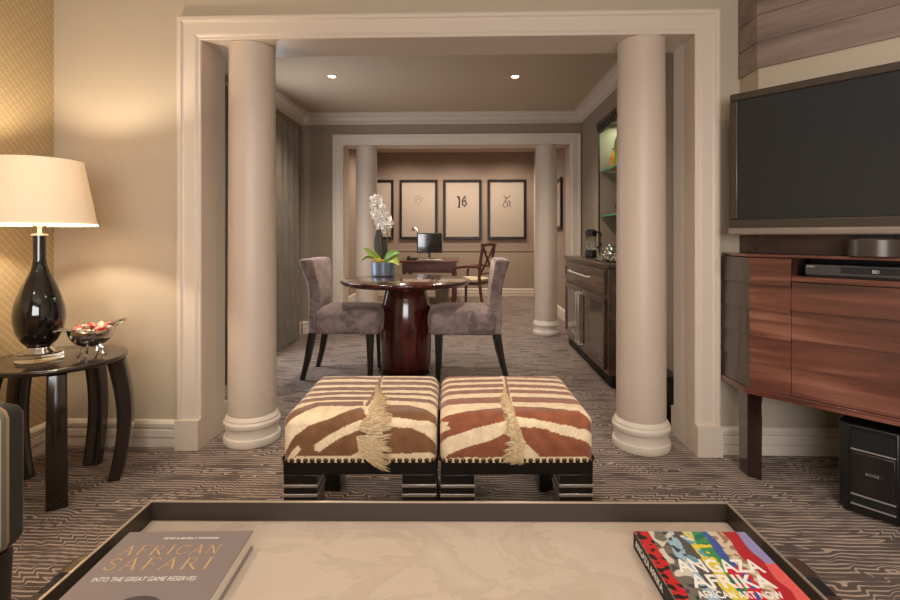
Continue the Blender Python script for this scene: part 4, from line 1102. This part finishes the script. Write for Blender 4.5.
# television
tv = thing('television', 'large flat television with dark screen standing on the corner cabinet', 'television', (*loc2(.49, .045), Z1c+.001), AD)
HW = .583; zb, zt = .084, .818
m = MB(); f = .038
m.box(-HW, HW, -.02, .045, zt-f, zt).box(-HW, HW, -.02, .045, zb+.02, zb+.09).box(-HW, -HW+f, -.02, .045, zb+.09, zt-f).box(HW-f, HW, -.02, .045, zb+.09, zt-f).box(-HW+f, HW-f, .0, .045, zb+.09, zt-f)
m.build('bezel', 'tv_frame', tv, bevel=.006)
MB().box(-HW+f+.001, HW-f-.001, -.012, -.001, zb+.091, zt-f-.001).build('screen', 'screen_glass', tv)
MB().box(-HW, HW, -.045, .04, zb+.010, zb+.046).build('lower_bar', 'tv_bar', tv, bevel=.008)
MB().lathe([(.10, 0), (.104, .004), (.104, .072), (.09, .078)], seg=40).build('stand', 'tv_frame', tv)
MB().box(-.05, .05, .0, .03, .055, zb+.03).build('stand_neck', 'black_plastic', tv)
# disc player
dp_ = thing('disc_player', 'slim silver disc player in the slot of the corner cabinet', 'disc player', (*loc2(.45, .12), 1.0115), AD)
MB().box(-.215, .215, -.098, .12, .008, .058).build('body', 'player_face', dp_, bevel=.004)
MB().box(-.205, .205, -.094, .11, .001, .0078).build('base', 'black_plastic', dp_)
MB().box(-.08, .205, -.1, -.0985, .022, .05).build('display', 'screen_glass', dp_)
text_mesh('maker_name', 'SONY', .01, 'white_print', dp_, (-.207, -.0995, .045), rot=(radians(90), 0, 0), width=.032, height=.006)
text_mesh('disc_mark', 'BD', .01, 'white_print', dp_, (.03, -.1015, .028), rot=(radians(90), 0, 0), width=.022, height=.014)
# subwoofer
sw = thing('subwoofer', 'black subwoofer box on the carpet below the corner cabinet', 'speaker', (*loc2(.385, -.02), 0), AD)
hS = .385
MB().prism([(-.02, .035), (.022, -.005), (.185, -.005), (.21, .03), (.21, .40), (-.02, .40)], .012, hS).build('housing', 'black_plastic', sw, bevel=.004)
MB().box(.0, .19, .02, .38, .001, .0115).build('foot', 'black_matte', sw)
MB().box(.032, .176, -.014, -.006, .105, .275).build('front_panel', 'ebony', sw, bevel=.003)
for z in (.285, .092, .05): MB().box(.030, .178, -.013, -.006, z-.0025, z+.0025).build('trim_strip', 'silver_band', sw)
MB().box(.032, .176, -.009, -.0055, .295, .365).build('upper_vent', 'socket_dark', sw)
MB().box(.032, .176, -.009, -.0055, .056, .086).build('lower_vent', 'socket_dark', sw)
MB().box(.066, .142, -.0175, -.0145, .180, .206).build('badge', 'black_matte', sw, bevel=.001)
text_mesh('badge_name', 'BOSE', .01, 'silver_band', sw, (.082, -.0182, .188), rot=(radians(90), 0, 0), width=.044, height=.010)

# ------------------------------------------------------------------ world, camera, view
wld = bpy.data.worlds.new('sky'); SC.world = wld; wld.use_nodes = True
bg = wld.node_tree.nodes['Background']; bg.inputs[0].default_value = (.75, .85, 1, 1); bg.inputs[1].default_value = 1.0
cam = bpy.data.cameras.new('camera'); co = bpy.data.objects.new('camera', cam); COL.objects.link(co)
cam.sensor_width = 36; cam.lens = F/900*36; cam.shift_y = -(300-HY)/900; cam.clip_start = .05
co.location = (0, 0, H); co.rotation_euler = (radians(90), 0, YAW); SC.camera = co
SC.view_settings.view_transform = 'Standard'; SC.view_settings.look = 'None'; SC.view_settings.gamma = 1; SC.view_settings.use_curve_mapping = False
SC.view_settings.exposure = 0.0
SC.cycles.max_bounces = 10; SC.cycles.diffuse_bounces = 5; SC.cycles.caustics_reflective = False; SC.cycles.caustics_refractive = False
SC.cycles.sample_clamp_indirect = 6
